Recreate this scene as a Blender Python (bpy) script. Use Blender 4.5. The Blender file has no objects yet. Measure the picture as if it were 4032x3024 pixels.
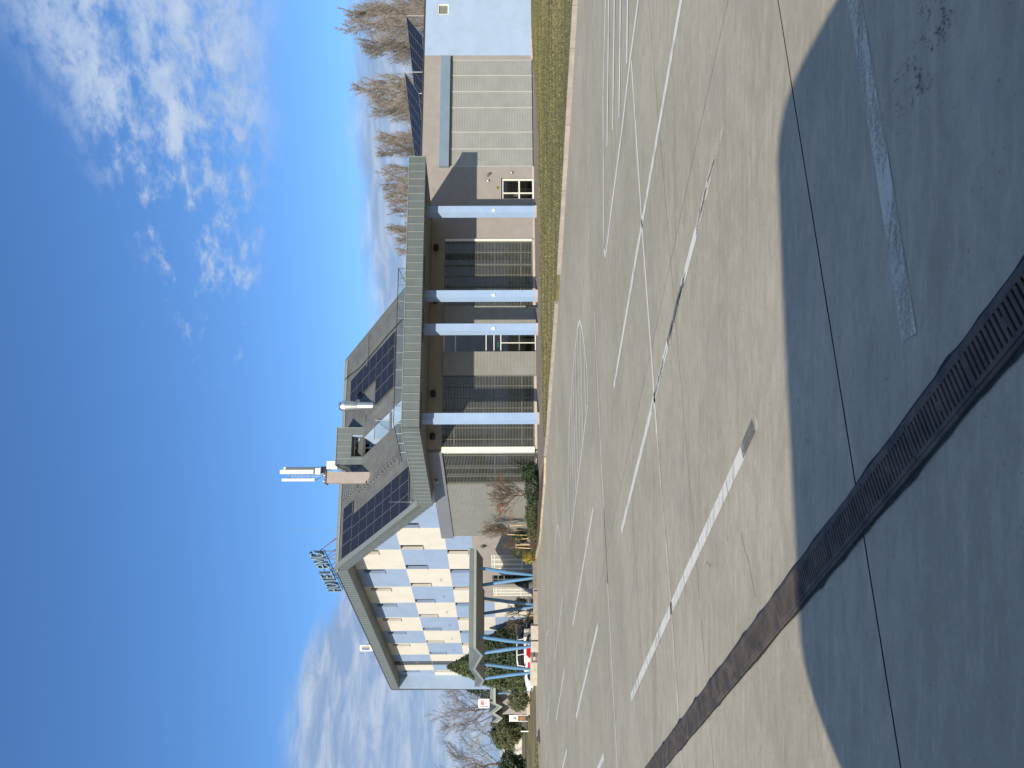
import bpy, math, random
from mathutils import Vector, Matrix, noise
R = math.radians
sc = bpy.context.scene
col = sc.collection

# ------------------------------------------------------------------ camera
cam_d = bpy.data.cameras.new('camera'); cam = bpy.data.objects.new('camera', cam_d); col.objects.link(cam)
cam_d.sensor_fit = 'HORIZONTAL'; cam_d.sensor_width = 36.0; cam_d.lens = 36.0 * 3028 / 4032
cam_d.clip_start = 0.1; cam_d.clip_end = 6000
view = Vector((0, 1, 0)); upv = Vector((0, 0, 1)); right = Vector((1, 0, 0))
rot = Matrix.Rotation(-math.atan(18 / 3028), 3, 'X')            # a hair below level
view, upv = rot @ view, rot @ upv
rr = Matrix.Rotation(0.0033, 3, view)
upv, right = rr @ upv, rr @ right
# the phone was held on its side: picture right = down, picture up = right
ix, iy = -upv, right
m = Matrix((ix, iy, -view)).transposed().to_4x4(); m.translation = Vector((0, 0, 1.7))
cam.matrix_world = m
sc.camera = cam

# ------------------------------------------------------------------ sky and sun
SUN_AZ, SUN_EL = 19.0, 27.0      # light travels this way (degrees right of +Y), sun height
w = bpy.data.worlds.new('World'); sc.world = w; w.use_nodes = True
wn, wl = w.node_tree.nodes, w.node_tree.links
for n_ in list(wn): wn.remove(n_)
class NT:
    def __init__(s, nodes, links): s.n, s.l = nodes, links
    def set(s, sock, v):
        if hasattr(v, 'is_linked') or isinstance(v, bpy.types.NodeSocket): s.l.new(v, sock)
        else: sock.default_value = v
    def math(s, op, a, b=0.0, c=None, clamp=False):
        x = s.n.new('ShaderNodeMath'); x.operation = op; x.use_clamp = clamp
        s.set(x.inputs[0], a); s.set(x.inputs[1], b)
        if c is not None: s.set(x.inputs[2], c)
        return x.outputs[0]
    def smooth(s, v, lo, hi):
        x = s.n.new('ShaderNodeMapRange'); x.interpolation_type = 'SMOOTHSTEP'
        s.set(x.inputs['Value'], v); s.set(x.inputs['From Min'], lo); s.set(x.inputs['From Max'], hi)
        return x.outputs[0]
    def comb(s, x, y, z):
        c = s.n.new('ShaderNodeCombineXYZ'); s.set(c.inputs[0], x); s.set(c.inputs[1], y); s.set(c.inputs[2], z); return c.outputs[0]
    def noise(s, vec, scale, detail=4, rough=.5, dist=0.0):
        x = s.n.new('ShaderNodeTexNoise'); s.set(x.inputs['Vector'], vec); x.inputs['Scale'].default_value = scale
        x.inputs['Detail'].default_value = detail; x.inputs['Roughness'].default_value = rough; x.inputs['Distortion'].default_value = dist
        return x.outputs['Fac']
    def mix(s, f, a, b, mode='MIX'):
        x = s.n.new('ShaderNodeMix'); x.data_type = 'RGBA'; x.blend_type = mode
        s.set(x.inputs['Factor'], f); s.set(x.inputs['A'], a); s.set(x.inputs['B'], b)
        return x.outputs['Result']
W_ = NT(wn, wl)
sky = wn.new('ShaderNodeTexSky'); sky.sky_type = 'NISHITA'; sky.sun_disc = False
sky.sun_elevation = R(SUN_EL); sky.sun_rotation = R(180 + SUN_AZ); sky.altitude = 150
sky.air_density = 1.0; sky.dust_density = 0.3; sky.ozone_density = 2.2
tc = wn.new('ShaderNodeTexCoord')
sep = wn.new('ShaderNodeSeparateXYZ'); wl.new(tc.outputs['Generated'], sep.inputs[0])
dx, dy, dz = sep.outputs
az = W_.math('MULTIPLY', W_.math('ARCTAN2', dx, dy), 57.2958)
el = W_.math('MULTIPLY', W_.math('ARCSINE', dz), 57.2958)
# streaky bank along the horizon, higher towards the west (left)
p1 = W_.comb(W_.math('MULTIPLY', az, .05), W_.math('MULTIPLY', el, .22), 0.3)
nA_ = W_.noise(p1, 1.6, 5, .55, .3)
nB_ = W_.noise(p1, 5.0, 5, .6, .4)
lift = W_.smooth(W_.math('MULTIPLY', az, -1), 9.0, 21.0)
top = W_.math('ADD', W_.math('ADD', 10.6, W_.math('MULTIPLY', lift, 4.2)), W_.math('MULTIPLY', W_.math('SUBTRACT', nA_, .5), 5.0))
bank = W_.smooth(W_.math('SUBTRACT', top, el), -.7, 1.8)
bank = W_.math('MULTIPLY', bank, W_.math('ADD', .76, W_.math('MULTIPLY', nB_, .36)), clamp=True)
# high fleecy field opening out to the east (right), extended unseen behind the viewer
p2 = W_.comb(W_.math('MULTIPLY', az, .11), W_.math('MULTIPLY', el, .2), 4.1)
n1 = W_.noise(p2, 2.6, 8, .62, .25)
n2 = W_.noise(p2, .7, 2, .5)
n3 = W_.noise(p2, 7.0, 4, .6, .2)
aa = W_.math('MAXIMUM', az, W_.math('SUBTRACT', W_.math('MULTIPLY', az, -1), 60.0))  # second arm adds unseen cloud behind the viewer to turn ambient light neutral
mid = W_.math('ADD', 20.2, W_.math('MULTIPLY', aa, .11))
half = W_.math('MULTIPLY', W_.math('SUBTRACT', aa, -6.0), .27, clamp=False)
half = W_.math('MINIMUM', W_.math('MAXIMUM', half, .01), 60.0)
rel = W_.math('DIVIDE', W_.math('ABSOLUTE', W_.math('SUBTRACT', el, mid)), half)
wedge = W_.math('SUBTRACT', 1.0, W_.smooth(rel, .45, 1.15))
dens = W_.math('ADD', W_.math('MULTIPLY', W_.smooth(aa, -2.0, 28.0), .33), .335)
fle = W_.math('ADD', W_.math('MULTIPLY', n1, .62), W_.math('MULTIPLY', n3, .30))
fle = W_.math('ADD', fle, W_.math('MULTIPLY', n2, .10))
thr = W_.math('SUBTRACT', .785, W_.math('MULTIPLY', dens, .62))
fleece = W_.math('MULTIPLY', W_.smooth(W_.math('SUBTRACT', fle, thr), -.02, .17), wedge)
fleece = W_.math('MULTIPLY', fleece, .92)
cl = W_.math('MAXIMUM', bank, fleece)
shade = W_.math('MULTIPLY', nB_, 1.0)
bankcol = W_.mix(W_.smooth(nB_, .35, .7), (1.95, 2.75, 4.2, 1), (3.7, 4.3, 5.4, 1))
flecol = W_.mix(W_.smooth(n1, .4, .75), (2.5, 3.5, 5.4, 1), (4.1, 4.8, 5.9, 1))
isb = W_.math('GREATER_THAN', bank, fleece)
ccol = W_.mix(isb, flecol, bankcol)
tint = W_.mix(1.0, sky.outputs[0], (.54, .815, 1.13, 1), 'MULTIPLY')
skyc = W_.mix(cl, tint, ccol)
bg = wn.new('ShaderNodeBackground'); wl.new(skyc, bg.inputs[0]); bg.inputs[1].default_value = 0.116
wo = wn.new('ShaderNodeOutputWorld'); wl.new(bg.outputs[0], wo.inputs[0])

sun_d = bpy.data.lights.new('sun', 'SUN'); sun_d.energy = 4.4; sun_d.angle = R(0.53); sun_d.color = (1.0, .915, .765)
sun = bpy.data.objects.new('sun', sun_d); col.objects.link(sun)
Ldir = Vector((math.sin(R(SUN_AZ)) * math.cos(R(SUN_EL)), math.cos(R(SUN_AZ)) * math.cos(R(SUN_EL)), -math.sin(R(SUN_EL))))
sun.rotation_euler = Ldir.to_track_quat('-Z', 'Y').to_euler(); sun.location = (-20, -60, 40)
sc.view_settings.view_transform = 'Standard'; sc.view_settings.look = 'None'
sc.view_settings.exposure = 0.3; sc.view_settings.gamma = 1.0
sc.render.engine = 'CYCLES'
sc.cycles.max_bounces = 8; sc.cycles.transparent_max_bounces = 12

# ------------------------------------------------------------------ materials
def srgb(r, g, b):
    f = lambda c: (c / 255 / 12.92) if c / 255 <= .04045 else ((c / 255 + .055) / 1.055) ** 2.4
    return (f(r), f(g), f(b), 1)
MATS = {}
def mat(name, c, rough=.6, metal=0.0, var=.12, scale=6.0, c2=None, bump=0.0, bscale=60.0, stretch=None, spec=.5, fine=0.0):
    m_ = bpy.data.materials.new(name); m_.use_nodes = True
    t = NT(m_.node_tree.nodes, m_.node_tree.links); p = t.n['Principled BSDF']
    tc_ = t.n.new('ShaderNodeTexCoord'); mp = t.n.new('ShaderNodeMapping')
    g_ = t.n.new('ShaderNodeNewGeometry'); t.l.new(g_.outputs['Position'], mp.inputs[0])
    if stretch: mp.inputs['Scale'].default_value = stretch
    f = t.noise(mp.outputs[0], scale, 6, .6, .2)
    a = tuple(x * (1 - var) for x in c[:3]) + (1,); b = (c2 if c2 else tuple(min(1, x * (1 + var)) for x in c[:3]) + (1,))
    colr = t.mix(t.smooth(f, .3, .7), a, b)
    if fine:
        colr = t.mix(t.math('MULTIPLY', t.smooth(t.noise(g_.outputs['Position'], bscale, 3, .7), .35, .7), fine), colr, (0.02, .02, .02, 1))
    t.l.new(colr, p.inputs['Base Color'])
    p.inputs['Roughness'].default_value = rough; p.inputs['Metallic'].default_value = metal; p.inputs['Specular IOR Level'].default_value = spec
    if bump:
        bn = t.n.new('ShaderNodeBump'); bn.inputs['Strength'].default_value = bump; bn.inputs['Distance'].default_value = .01
        t.l.new(t.noise(g_.outputs['Position'], bscale, 4, .6), bn.inputs['Height']); t.l.new(bn.outputs[0], p.inputs['Normal'])
    MATS[name] = m_; return m_
def glass_mat(name, tint=(.55, .62, .66, 1), refl=(1, 1, 1, 1)):
    m_ = bpy.data.materials.new(name); m_.use_nodes = True; t = NT(m_.node_tree.nodes, m_.node_tree.links)
    for x in list(t.n): t.n.remove(x)
    tr = t.n.new('ShaderNodeBsdfTransparent'); tr.inputs[0].default_value = tint
    gl = t.n.new('ShaderNodeBsdfGlossy'); gl.inputs['Roughness'].default_value = .02; gl.inputs[0].default_value = refl
    g_ = t.n.new('ShaderNodeNewGeometry'); vm = t.n.new('ShaderNodeVectorMath'); vm.operation = 'DOT_PRODUCT'
    t.l.new(g_.outputs['Normal'], vm.inputs[0]); t.l.new(g_.outputs['Incoming'], vm.inputs[1])
    k_ = t.math('POWER', t.math('SUBTRACT', 1.0, t.math('ABSOLUTE', vm.outputs['Value'])), 5.0)
    f = t.math('ADD', t.math('MULTIPLY', k_, .9), .085, clamp=True)
    mx = t.n.new('ShaderNodeMixShader'); t.l.new(f, mx.inputs[0]); t.l.new(tr.outputs[0], mx.inputs[1]); t.l.new(gl.outputs[0], mx.inputs[2])
    o_ = t.n.new('ShaderNodeOutputMaterial'); t.l.new(mx.outputs[0], o_.inputs[0]); MATS[name] = m_; return m_

# concrete of the yard: broom streaks, tyre smears, stains
def concrete(name, base, light):
    m_ = bpy.data.materials.new(name); m_.use_nodes = True
    t = NT(m_.node_tree.nodes, m_.node_tree.links); p = t.n['Principled BSDF']
    g_ = t.n.new('ShaderNodeNewGeometry'); pos = g_.outputs['Position']
    mp = t.n.new('ShaderNodeMapping'); t.l.new(pos, mp.inputs[0]); mp.inputs['Rotation'].default_value = (0, 0, R(14)); mp.inputs['Scale'].default_value = (.35, 2.4, 1)
    big = t.noise(pos, .35, 4, .55, .3); streak = t.noise(mp.outputs[0], 1.6, 6, .65, .25); sm = t.noise(pos, 28, 4, .65)
    mp2 = t.n.new('ShaderNodeMapping'); t.l.new(pos, mp2.inputs[0]); mp2.inputs['Rotation'].default_value = (0, 0, R(20)); mp2.inputs['Scale'].default_value = (.12, 1.9, 1)
    tyre = t.noise(mp2.outputs[0], 1.1, 3, .5, .1)
    c = t.mix(t.smooth(big, .32, .68), base, light)
    c = t.mix(t.math('MULTIPLY', t.smooth(streak, .45, .8), .55), c, tuple(x * .72 for x in base[:3]) + (1,))
    c = t.mix(t.math('MULTIPLY', t.smooth(tyre, .58, .74), .35), c, tuple(x * .55 for x in base[:3]) + (1,))
    c = t.mix(t.math('MULTIPLY', t.smooth(t.noise(mp.outputs[0], 4.3, 5, .6, .3), .56, .8), .45), c, tuple(min(1, x * 1.22) for x in light[:3]) + (1,))
    c = t.mix(t.math('MULTIPLY', t.smooth(sm, .3, .75), .2), c, tuple(x * .6 for x in base[:3]) + (1,))
    mp3 = t.n.new('ShaderNodeMapping'); t.l.new(pos, mp3.inputs[0]); mp3.inputs['Rotation'].default_value = (0, 0, R(17)); mp3.inputs['Scale'].default_value = (.9, 6.5, 1)
    fs = t.noise(mp3.outputs[0], 2.2, 6, .7, .4)
    c = t.mix(t.math('MULTIPLY', t.smooth(fs, .50, .68), .30), c, tuple(min(1, x * 1.28) for x in light[:3]) + (1,))
    c = t.mix(t.math('MULTIPLY', t.smooth(t.math('SUBTRACT', 1.0, fs), .52, .70), .26), c, tuple(x * .62 for x in base[:3]) + (1,))
    mp4 = t.n.new('ShaderNodeMapping'); t.l.new(pos, mp4.inputs[0]); mp4.inputs['Rotation'].default_value = (0, 0, R(17)); mp4.inputs['Scale'].default_value = (1.0, 2.2, 1)
    mo = t.noise(mp4.outputs[0], 4.5, 9, .72, .5)
    c = t.mix(t.math('MULTIPLY', t.smooth(mo, .47, .63), .24), c, tuple(x * .70 for x in base[:3]) + (1,))
    c = t.mix(t.math('MULTIPLY', t.smooth(t.math('SUBTRACT', 1.0, mo), .50, .65), .22), c, tuple(min(1, x * 1.2) for x in light[:3]) + (1,))
    oi = t.n.new('ShaderNodeObjectInfo')
    c = t.mix(t.math('MULTIPLY', oi.outputs['Random'], .16), c, tuple(x * .72 for x in base[:3]) + (1,))
    pit = t.noise(pos, 38, 2, .5)
    c = t.mix(t.math('MULTIPLY', t.smooth(pit, .70, .76), .7), c, tuple(x * .35 for x in base[:3]) + (1,))
    pat = t.noise(pos, 1.3, 5, .6, .6)
    c = t.mix(t.math('MULTIPLY', t.smooth(pat, .50, .66), .3), c, (base[0] * .80, base[1] * .82, base[2] * .95, 1))
    spk = t.noise(pos, 90, 2, .5)
    c = t.mix(t.math('MULTIPLY', t.smooth(spk, .68, .78), .5), c, tuple(min(1, x * 1.7) for x in light[:3]) + (1,))
    spot = t.noise(pos, 7.0, 2, .5)
    c = t.mix(t.math('MULTIPLY', t.smooth(spot, .72, .80), .5), c, tuple(x * .4 for x in base[:3]) + (1,))
    t.l.new(c, p.inputs['Base Color']); p.inputs['Roughness'].default_value = .8; p.inputs['Specular IOR Level'].default_value = .3
    bn = t.n.new('ShaderNodeBump'); bn.inputs['Strength'].default_value = .35; bn.inputs['Distance'].default_value = .004
    t.l.new(t.math('ADD', sm, t.math('MULTIPLY', spk, .6)), bn.inputs['Height']); t.l.new(bn.outputs[0], p.inputs['Normal'])
    MATS[name] = m_; return m_
concrete('concrete', (.385, .343, .252, 1), (.49, .437, .33, 1))
concrete('asphalt', (.25, .24, .21, 1), (.32, .31, .27, 1))
def paint(name, c, wear=.5):
    m_ = bpy.data.materials.new(name); m_.use_nodes = True; t = NT(m_.node_tree.nodes, m_.node_tree.links); p = t.n['Principled BSDF']
    g_ = t.n.new('ShaderNodeNewGeometry'); pos = g_.outputs['Position']
    mp = t.n.new('ShaderNodeMapping'); t.l.new(pos, mp.inputs[0]); mp.inputs['Rotation'].default_value = (0, 0, R(30)); mp.inputs['Scale'].default_value = (1, 4.5, 1)
    a = t.noise(mp.outputs[0], 3.0, 5, .6, .3); b = t.noise(pos, 45, 4, .7, .3); big = t.noise(pos, .9, 3, .5)
    f = t.math('ADD', t.math('MULTIPLY', a, .45), t.math('ADD', t.math('MULTIPLY', b, .35), t.math('MULTIPLY', big, .35)))
    cc = t.mix(t.smooth(t.noise(mp.outputs[0], 1.8, 4, .6), .5, .72), c, tuple(x * .55 for x in c[:3]) + (1,))
    t.l.new(cc, p.inputs['Base Color']); p.inputs['Roughness'].default_value = .6
    al = t.math('SUBTRACT', 1.0, t.math('MULTIPLY', t.smooth(f, .82 - .36 * wear, .95 - .28 * wear), .9))
    t.l.new(al, p.inputs['Alpha']); MATS[name] = m_
paint('paint_white', (.74, .71, .62, 1), .58)
paint('paint_worn', (.64, .585, .46, 1), .9)
paint('paint_half', (.60, .55, .44, 1), .84)
paint('paint_dark', (.15, .145, .14, 1), .9)
def spall():
    m_ = bpy.data.materials.new('spall'); m_.use_nodes = True; t = NT(m_.node_tree.nodes, m_.node_tree.links); p = t.n['Principled BSDF']
    g_ = t.n.new('ShaderNodeNewGeometry'); pos = g_.outputs['Position']
    n_ = t.noise(pos, 58, 3, .6, .3); b_ = t.noise(pos, 7, 3, .6, .5)
    t.l.new(t.mix(t.smooth(t.noise(pos, 90, 2, .5), .45, .6), (.07, .066, .055, 1), (.36, .33, .26, 1)), p.inputs['Base Color']); p.inputs['Roughness'].default_value = .9
    t.l.new(t.math('MULTIPLY', t.math('MULTIPLY', t.smooth(n_, .56, .62), .7), t.smooth(b_, .46, .60)), p.inputs['Alpha']); MATS['spall'] = m_
spall()
mat('joint', (.035, .032, .028, 1), .95, var=.4, scale=30)
mat('base_soil', (.20, .17, .11, 1), .95, var=.3, scale=.6)
mat('field', (.16, .15, .055, 1), .95, var=.35, scale=.25, c2=(.24, .19, .09, 1))
mat('zinc', srgb(114, 121, 119), .42, .35, .07, 2.0, bump=.05, bscale=9)
mat('zinc_seam', srgb(148, 156, 151), .4, .3, .05, 3)
mat('zinc_roof', srgb(118, 120, 117), .45, .35, .14, 1.2, stretch=(1, 1, 1))
mat('soffit', srgb(122, 124, 122), .7, 0, .06, 2)
mat('band', srgb(150, 143, 135), .75, 0, .06, 3, bump=.1, bscale=70)
mat('header', srgb(128, 132, 138), .5, .2, .04, 1)
mat('blue_render', srgb(138, 162, 198), .8, 0, .05, 1.3, bump=.2, bscale=55)
mat('checker_blue', srgb(142, 162, 190), .8, 0, .05, .9, bump=.15, bscale=60)
mat('checker_white', srgb(208, 203, 192), .8, 0, .04, .9, bump=.15, bscale=60)
mat('beige_render', srgb(149, 143, 138), .85, 0, .06, 1.5, bump=.25, bscale=50)
mat('pale_blue_render', srgb(158, 178, 203), .85, 0, .05, 1.2, bump=.3, bscale=45)
mat('column_blue', srgb(150, 174, 205), .7, 0, .05, 1.2, bump=.15, bscale=60)
mat('cladding', srgb(154, 153, 147), .5, .25, .06, 1.5)
mat('shutter', srgb(162, 163, 158), .5, .25, .06, 1.2)
mat('guide_grey', srgb(182, 184, 178), .5, .1, .04, 2)
mat('shutter_box', srgb(128, 146, 162), .5, .2, .05, 1)
mat('slat', srgb(132, 133, 124), .5, .3, .06, 2)
mat('white_frame', srgb(226, 224, 214), .45, 0, .04, 2)
mat('grey_frame', srgb(120, 126, 126), .5, .3, .05, 2)
mat('plinth', srgb(186, 172, 158), .85, 0, .1, 4)
mat('paving', srgb(128, 118, 110), .85, 0, .14, 5, bump=.2)
mat('kerb_stone', srgb(158, 150, 140), .85, 0, .14, 3, bump=.3, bscale=40)
mat('kerb_yellow', srgb(172, 162, 136), .85, 0, .2, 4)
mat('interior', (.03, .03, .033, 1), .8, var=.4, scale=.8)
mat('interior_pale', (.09, .092, .10, 1), .8, var=.3, scale=.6)
mat('pane_dark', (.022, .028, .035, 1), .15, var=.3, spec=.3)
mat('black', (.012, .012, .013, 1), .5, var=.2)
mat('dark_grey', (.05, .053, .055, 1), .5, var=.2)
mat('steel', (.70, .69, .66, 1), .38, 1.0, .15, 9)
mat('galv', (.40, .41, .40, 1), .4, .8, .12, 6)
mat('mast_grey', (.30, .34, .38, 1), .5, .4, .1, 4)
mat('antenna_white', srgb(226, 226, 212), .4, 0, .04, 3)
mat('chimney_render', srgb(164, 152, 145), .85, 0, .05, 3, bump=.2)
mat('tube_blue', srgb(96, 138, 176), .38, 0, .05, 3)
mat('sign_face', srgb(176, 206, 222), .35, .3, .05, 3)
mat('sign_side', srgb(104, 118, 128), .4, .5, .05, 3)
mat('rust_post', srgb(120, 96, 96), .7, .2, .15, 9)
mat('concrete_block', srgb(176, 168, 155), .9, 0, .12, 4, bump=.3, bscale=30)
mat('bark', (.105, .082, .060, 1), .9, var=.3, scale=9)
mat('bark_mid', (.17, .14, .11, 1), .9, var=.3, scale=6)
mat('bark_pale', (.30, .25, .18, 1), .9, var=.25, scale=9)
mat('twig', (.165, .125, .088, 1), .9, var=.25, scale=3)
mat('twig_tan', (.255, .222, .188, 1), .9, var=.25, scale=3)
mat('stake', srgb(205, 178, 132), .8, 0, .2, 8)
mat('leaf_dark', (.030, .052, .020, 1), .6, var=.5, scale=5)
mat('leaf_mid', (.060, .085, .026, 1), .6, var=.45, scale=5)
mat('leaf_olive', (.095, .105, .040, 1), .65, var=.4, scale=5)
mat('leaf_yellow', (.30, .25, .03, 1), .6, var=.35, scale=9)
mat('leaf_orange', (.36, .11, .03, 1), .6, var=.3, scale=9)
mat('leaf_brown', (.10, .065, .035, 1), .7, var=.4, scale=6)
mat('grass_soil', (.095, .112, .028, 1), .95, var=.3, scale=.5, c2=(.20, .165, .07, 1), stretch=(.45, 1.6, 1), bump=.5, bscale=30)
mat('grass_blade', (.088, .112, .026, 1), .7, var=.3, scale=.5, c2=(.235, .195, .085, 1), stretch=(.4, 1.5, 1))
mat('mulch', (.11, .075, .05, 1), .95, var=.4, scale=10, bump=.6, bscale=25)
mat('iron', (.080, .072, .066, 1), .75, .2, .3, 7, c2=(.14, .108, .085, 1))
mat('tar', (.030, .029, .028, 1), .85, var=.5, scale=9, bump=.5, bscale=40)
mat('car_white', srgb(232, 232, 230), .25, 0, .01, 2)
mat('car_grey', srgb(74, 82, 80), .25, .4, .02, 2)
mat('car_red', srgb(190, 26, 40), .3, 0, .02, 2)
mat('rubber', (.015, .015, .016, 1), .8, var=.2)
mat('rim', (.45, .45, .46, 1), .3, .8, .05)
mat('lamp_white', srgb(240, 240, 240), .3, 0, .02)
mat('green_sign', srgb(20, 130, 90), .5, 0, .05)
mat('sign_white', srgb(236, 236, 232), .5, 0, .03)
mat('sign_red', srgb(196, 60, 66), .5, 0, .05)
mat('sign_blue', srgb(60, 84, 150), .5, 0, .05)
mat('sign_grey', srgb(150, 140, 120), .5, 0, .2, 20)
mat('far_wall', srgb(196, 192, 180), .8, 0, .08, .6)
mat('far_grey', srgb(120, 126, 116), .8, 0, .1, .5)
mat('far_roof', srgb(150, 160, 166), .6, .2, .06, .6)
mat('orange_board', srgb(140, 102, 62), .6, 0, .1)
mat('van_paint', srgb(205, 205, 200), .35, 0, .02)
glass_mat('glass'); glass_mat('glass_dark', (.16, .19, .22, 1)); glass_mat('rail_glass', (.80, .88, .88, 1))
# photovoltaic glass with busbar lines
def pv(name):
    m_ = bpy.data.materials.new(name); m_.use_nodes = True; t = NT(m_.node_tree.nodes, m_.node_tree.links); p = t.n['Principled BSDF']
    tc_ = t.n.new('ShaderNodeTexCoord'); br = t.n.new('ShaderNodeTexBrick'); t.l.new(tc_.outputs['UV'], br.inputs['Vector'])
    br.offset = 0; br.inputs['Scale'].default_value = 1.0; br.inputs['Brick Width'].default_value = 1 / 6; br.inputs['Row Height'].default_value = 1 / 10
    br.inputs['Mortar Size'].default_value = .006; br.inputs['Color1'].default_value = (.006, .009, .017, 1); br.inputs['Color2'].default_value = (.008, .011, .021, 1)
    br.inputs['Mortar'].default_value = (.085, .10, .14, 1)
    t.l.new(br.outputs['Color'], p.inputs['Base Color']); p.inputs['Roughness'].default_value = .16; p.inputs['Specular IOR Level'].default_value = .10; MATS[name] = m_
pv('pv_glass')

# ------------------------------------------------------------------ mesh helpers
class MB:
    def __init__(s): s.v, s.f = [], []
    def face(s, *pts):
        i = len(s.v); s.v += [tuple(p) for p in pts]; s.f.append(tuple(range(i, i + len(pts)))); return s
    def hexa(s, p):            # 8 points: bottom 0-3, top 4-7
        i = len(s.v); s.v += [tuple(q) for q in p]
        for a in ((0, 3, 2, 1), (4, 5, 6, 7), (0, 1, 5, 4), (1, 2, 6, 5), (2, 3, 7, 6), (3, 0, 4, 7)): s.f.append(tuple(i + k for k in a))
        return s
    def box(s, fr, a0, a1, b0, b1, z0, z1):
        return s.hexa([fr(a0, b0, z0), fr(a1, b0, z0), fr(a1, b1, z0), fr(a0, b1, z0), fr(a0, b0, z1), fr(a1, b0, z1), fr(a1, b1, z1), fr(a0, b1, z1)])
    def prism(s, poly, d):     # polygon of 3D points pushed along d
        d = Vector(d); n = len(poly); i = len(s.v); s.v += [tuple(p) for p in poly] + [tuple(Vector(p) + d) for p in poly]
        s.f.append(tuple(range(i, i + n))[::-1]); s.f.append(tuple(range(i + n, i + 2 * n)))
        for k in range(n): s.f.append((i + k, i + (k + 1) % n, i + n + (k + 1) % n, i + n + k))
        return s
    def tube(s, a, b, r0, r1=None, n=6, caps=True):
        a, b = Vector(a), Vector(b); r1 = r0 if r1 is None else r1; d = (b - a)
        if d.length < 1e-6: return s
        d.normalize(); x = d.orthogonal().normalized(); y = d.cross(x); i = len(s.v)
        for c, r in ((a, r0), (b, r1)):
            for k in range(n): q = c + (x * math.cos(2 * math.pi * k / n) + y * math.sin(2 * math.pi * k / n)) * r; s.v.append(tuple(q))
        for k in range(n): s.f.append((i + k, i + (k + 1) % n, i + n + (k + 1) % n, i + n + k))
        if caps: s.f.append(tuple(range(i, i + n))[::-1]); s.f.append(tuple(range(i + n, i + 2 * n)))
        return s
    def lathe(s, c, prof, n=20, axis=None):
        c = Vector(c); i = len(s.v); ax = Vector(axis or (0, 0, 1)).normalized(); x = ax.orthogonal().normalized(); y = ax.cross(x)
        for r, h in prof:
            for k in range(n): s.v.append(tuple(c + ax * h + (x * math.cos(2 * math.pi * k / n) + y * math.sin(2 * math.pi * k / n)) * r))
        for j in range(len(prof) - 1):
            for k in range(n): s.f.append((i + j * n + k, i + j * n + (k + 1) % n, i + (j + 1) * n + (k + 1) % n, i + (j + 1) * n + k))
        s.f.append(tuple(range(i, i + n))[::-1]); s.f.append(tuple(range(i + (len(prof) - 1) * n, i + len(prof) * n)))
        return s
    def build(s, name, m, parent=None, smooth=False, kind=None, label=None, fix=True):
        me = bpy.data.meshes.new(name); base = Vector((0, 0, 0))
        if parent is not None and parent.get('_o') is not None: base = Vector(parent['_o'])
        me.from_pydata([tuple(Vector(p) - base) for p in s.v] if base.length else s.v, [], s.f)
        if fix:
            import bmesh
            b = bmesh.new(); b.from_mesh(me); bmesh.ops.recalc_face_normals(b, faces=b.faces); b.to_mesh(me); b.free()
        if smooth:
            me.shade_smooth()
        for mm in (m if isinstance(m, (list, tuple)) else [m]): me.materials.append(MATS[mm])
        o = bpy.data.objects.new(name, me); col.objects.link(o)
        if parent is not None: o.parent = parent; o['_o'] = tuple(base)
        else: o['_o'] = (0., 0., 0.)
        if kind: o['kind'] = kind
        if label: o['label'] = label
        return o
def thing(name, loc, label, cat, group=None):
    e = bpy.data.objects.new(name, None); col.objects.link(e); e.location = loc; e['_o'] = tuple(float(x) for x in loc)
    e['label'] = label; e['category'] = cat; e.empty_display_size = .3
    if group: e['group'] = group
    return e
def tag(o, label, cat, group=None):
    o['label'] = label; o['category'] = cat
    if group: o['group'] = group
    return o
def copy_part(src, parent, off=(0, 0, 0)):
    c = src.copy(); col.objects.link(c); c.parent = parent; c.location = Vector(src.location) + Vector(off); return c
def copy_tree(src, loc, label=None, rotz=0.0, scale=1.0):
    c = src.copy(); col.objects.link(c); c.location = loc; c.rotation_euler = (0, 0, rotz); c.scale = (scale,) * 3
    if label: c['label'] = label
    for ch in src.children:
        d = ch.copy(); col.objects.link(d); d.parent = c
        for g in ch.children:
            e = g.copy(); col.objects.link(e); e.parent = d
    return c
def S(x): x = max(0, min(1, x)); return x * x * (3 - 2 * x)
def zg(x, y): return -.36 * S((y - 44) / 12) * S((-x - 4) / 8)       # the yard dips a little towards the hotel entrance
def WF(x, y, z): return Vector((x, y, z))

# building axes: A runs along the front, B along the checkered side
aA, aB = R(76.3), R(36.0)
dA = Vector((math.sin(aA), math.cos(aA), 0)); nA = Vector((-dA.y, dA.x, 0))
dB = Vector((-math.sin(aB), math.cos(aB), 0)); nB = Vector((dB.y, -dB.x, 0))
K = Vector((-2.2, 39.3, 0)); CP = K - dA * .45 + nA * 4.4
def FA(s, t, z): return K + dA * s + nA * t + Vector((0, 0, z))
def FI(s, t, z): return K + dA * (s - .4103 * (t - 4.4)) + nA * t + Vector((0, 0, z))
def FB(b, o, z): return CP + dB * b + nB * o + Vector((0, 0, z))

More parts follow.
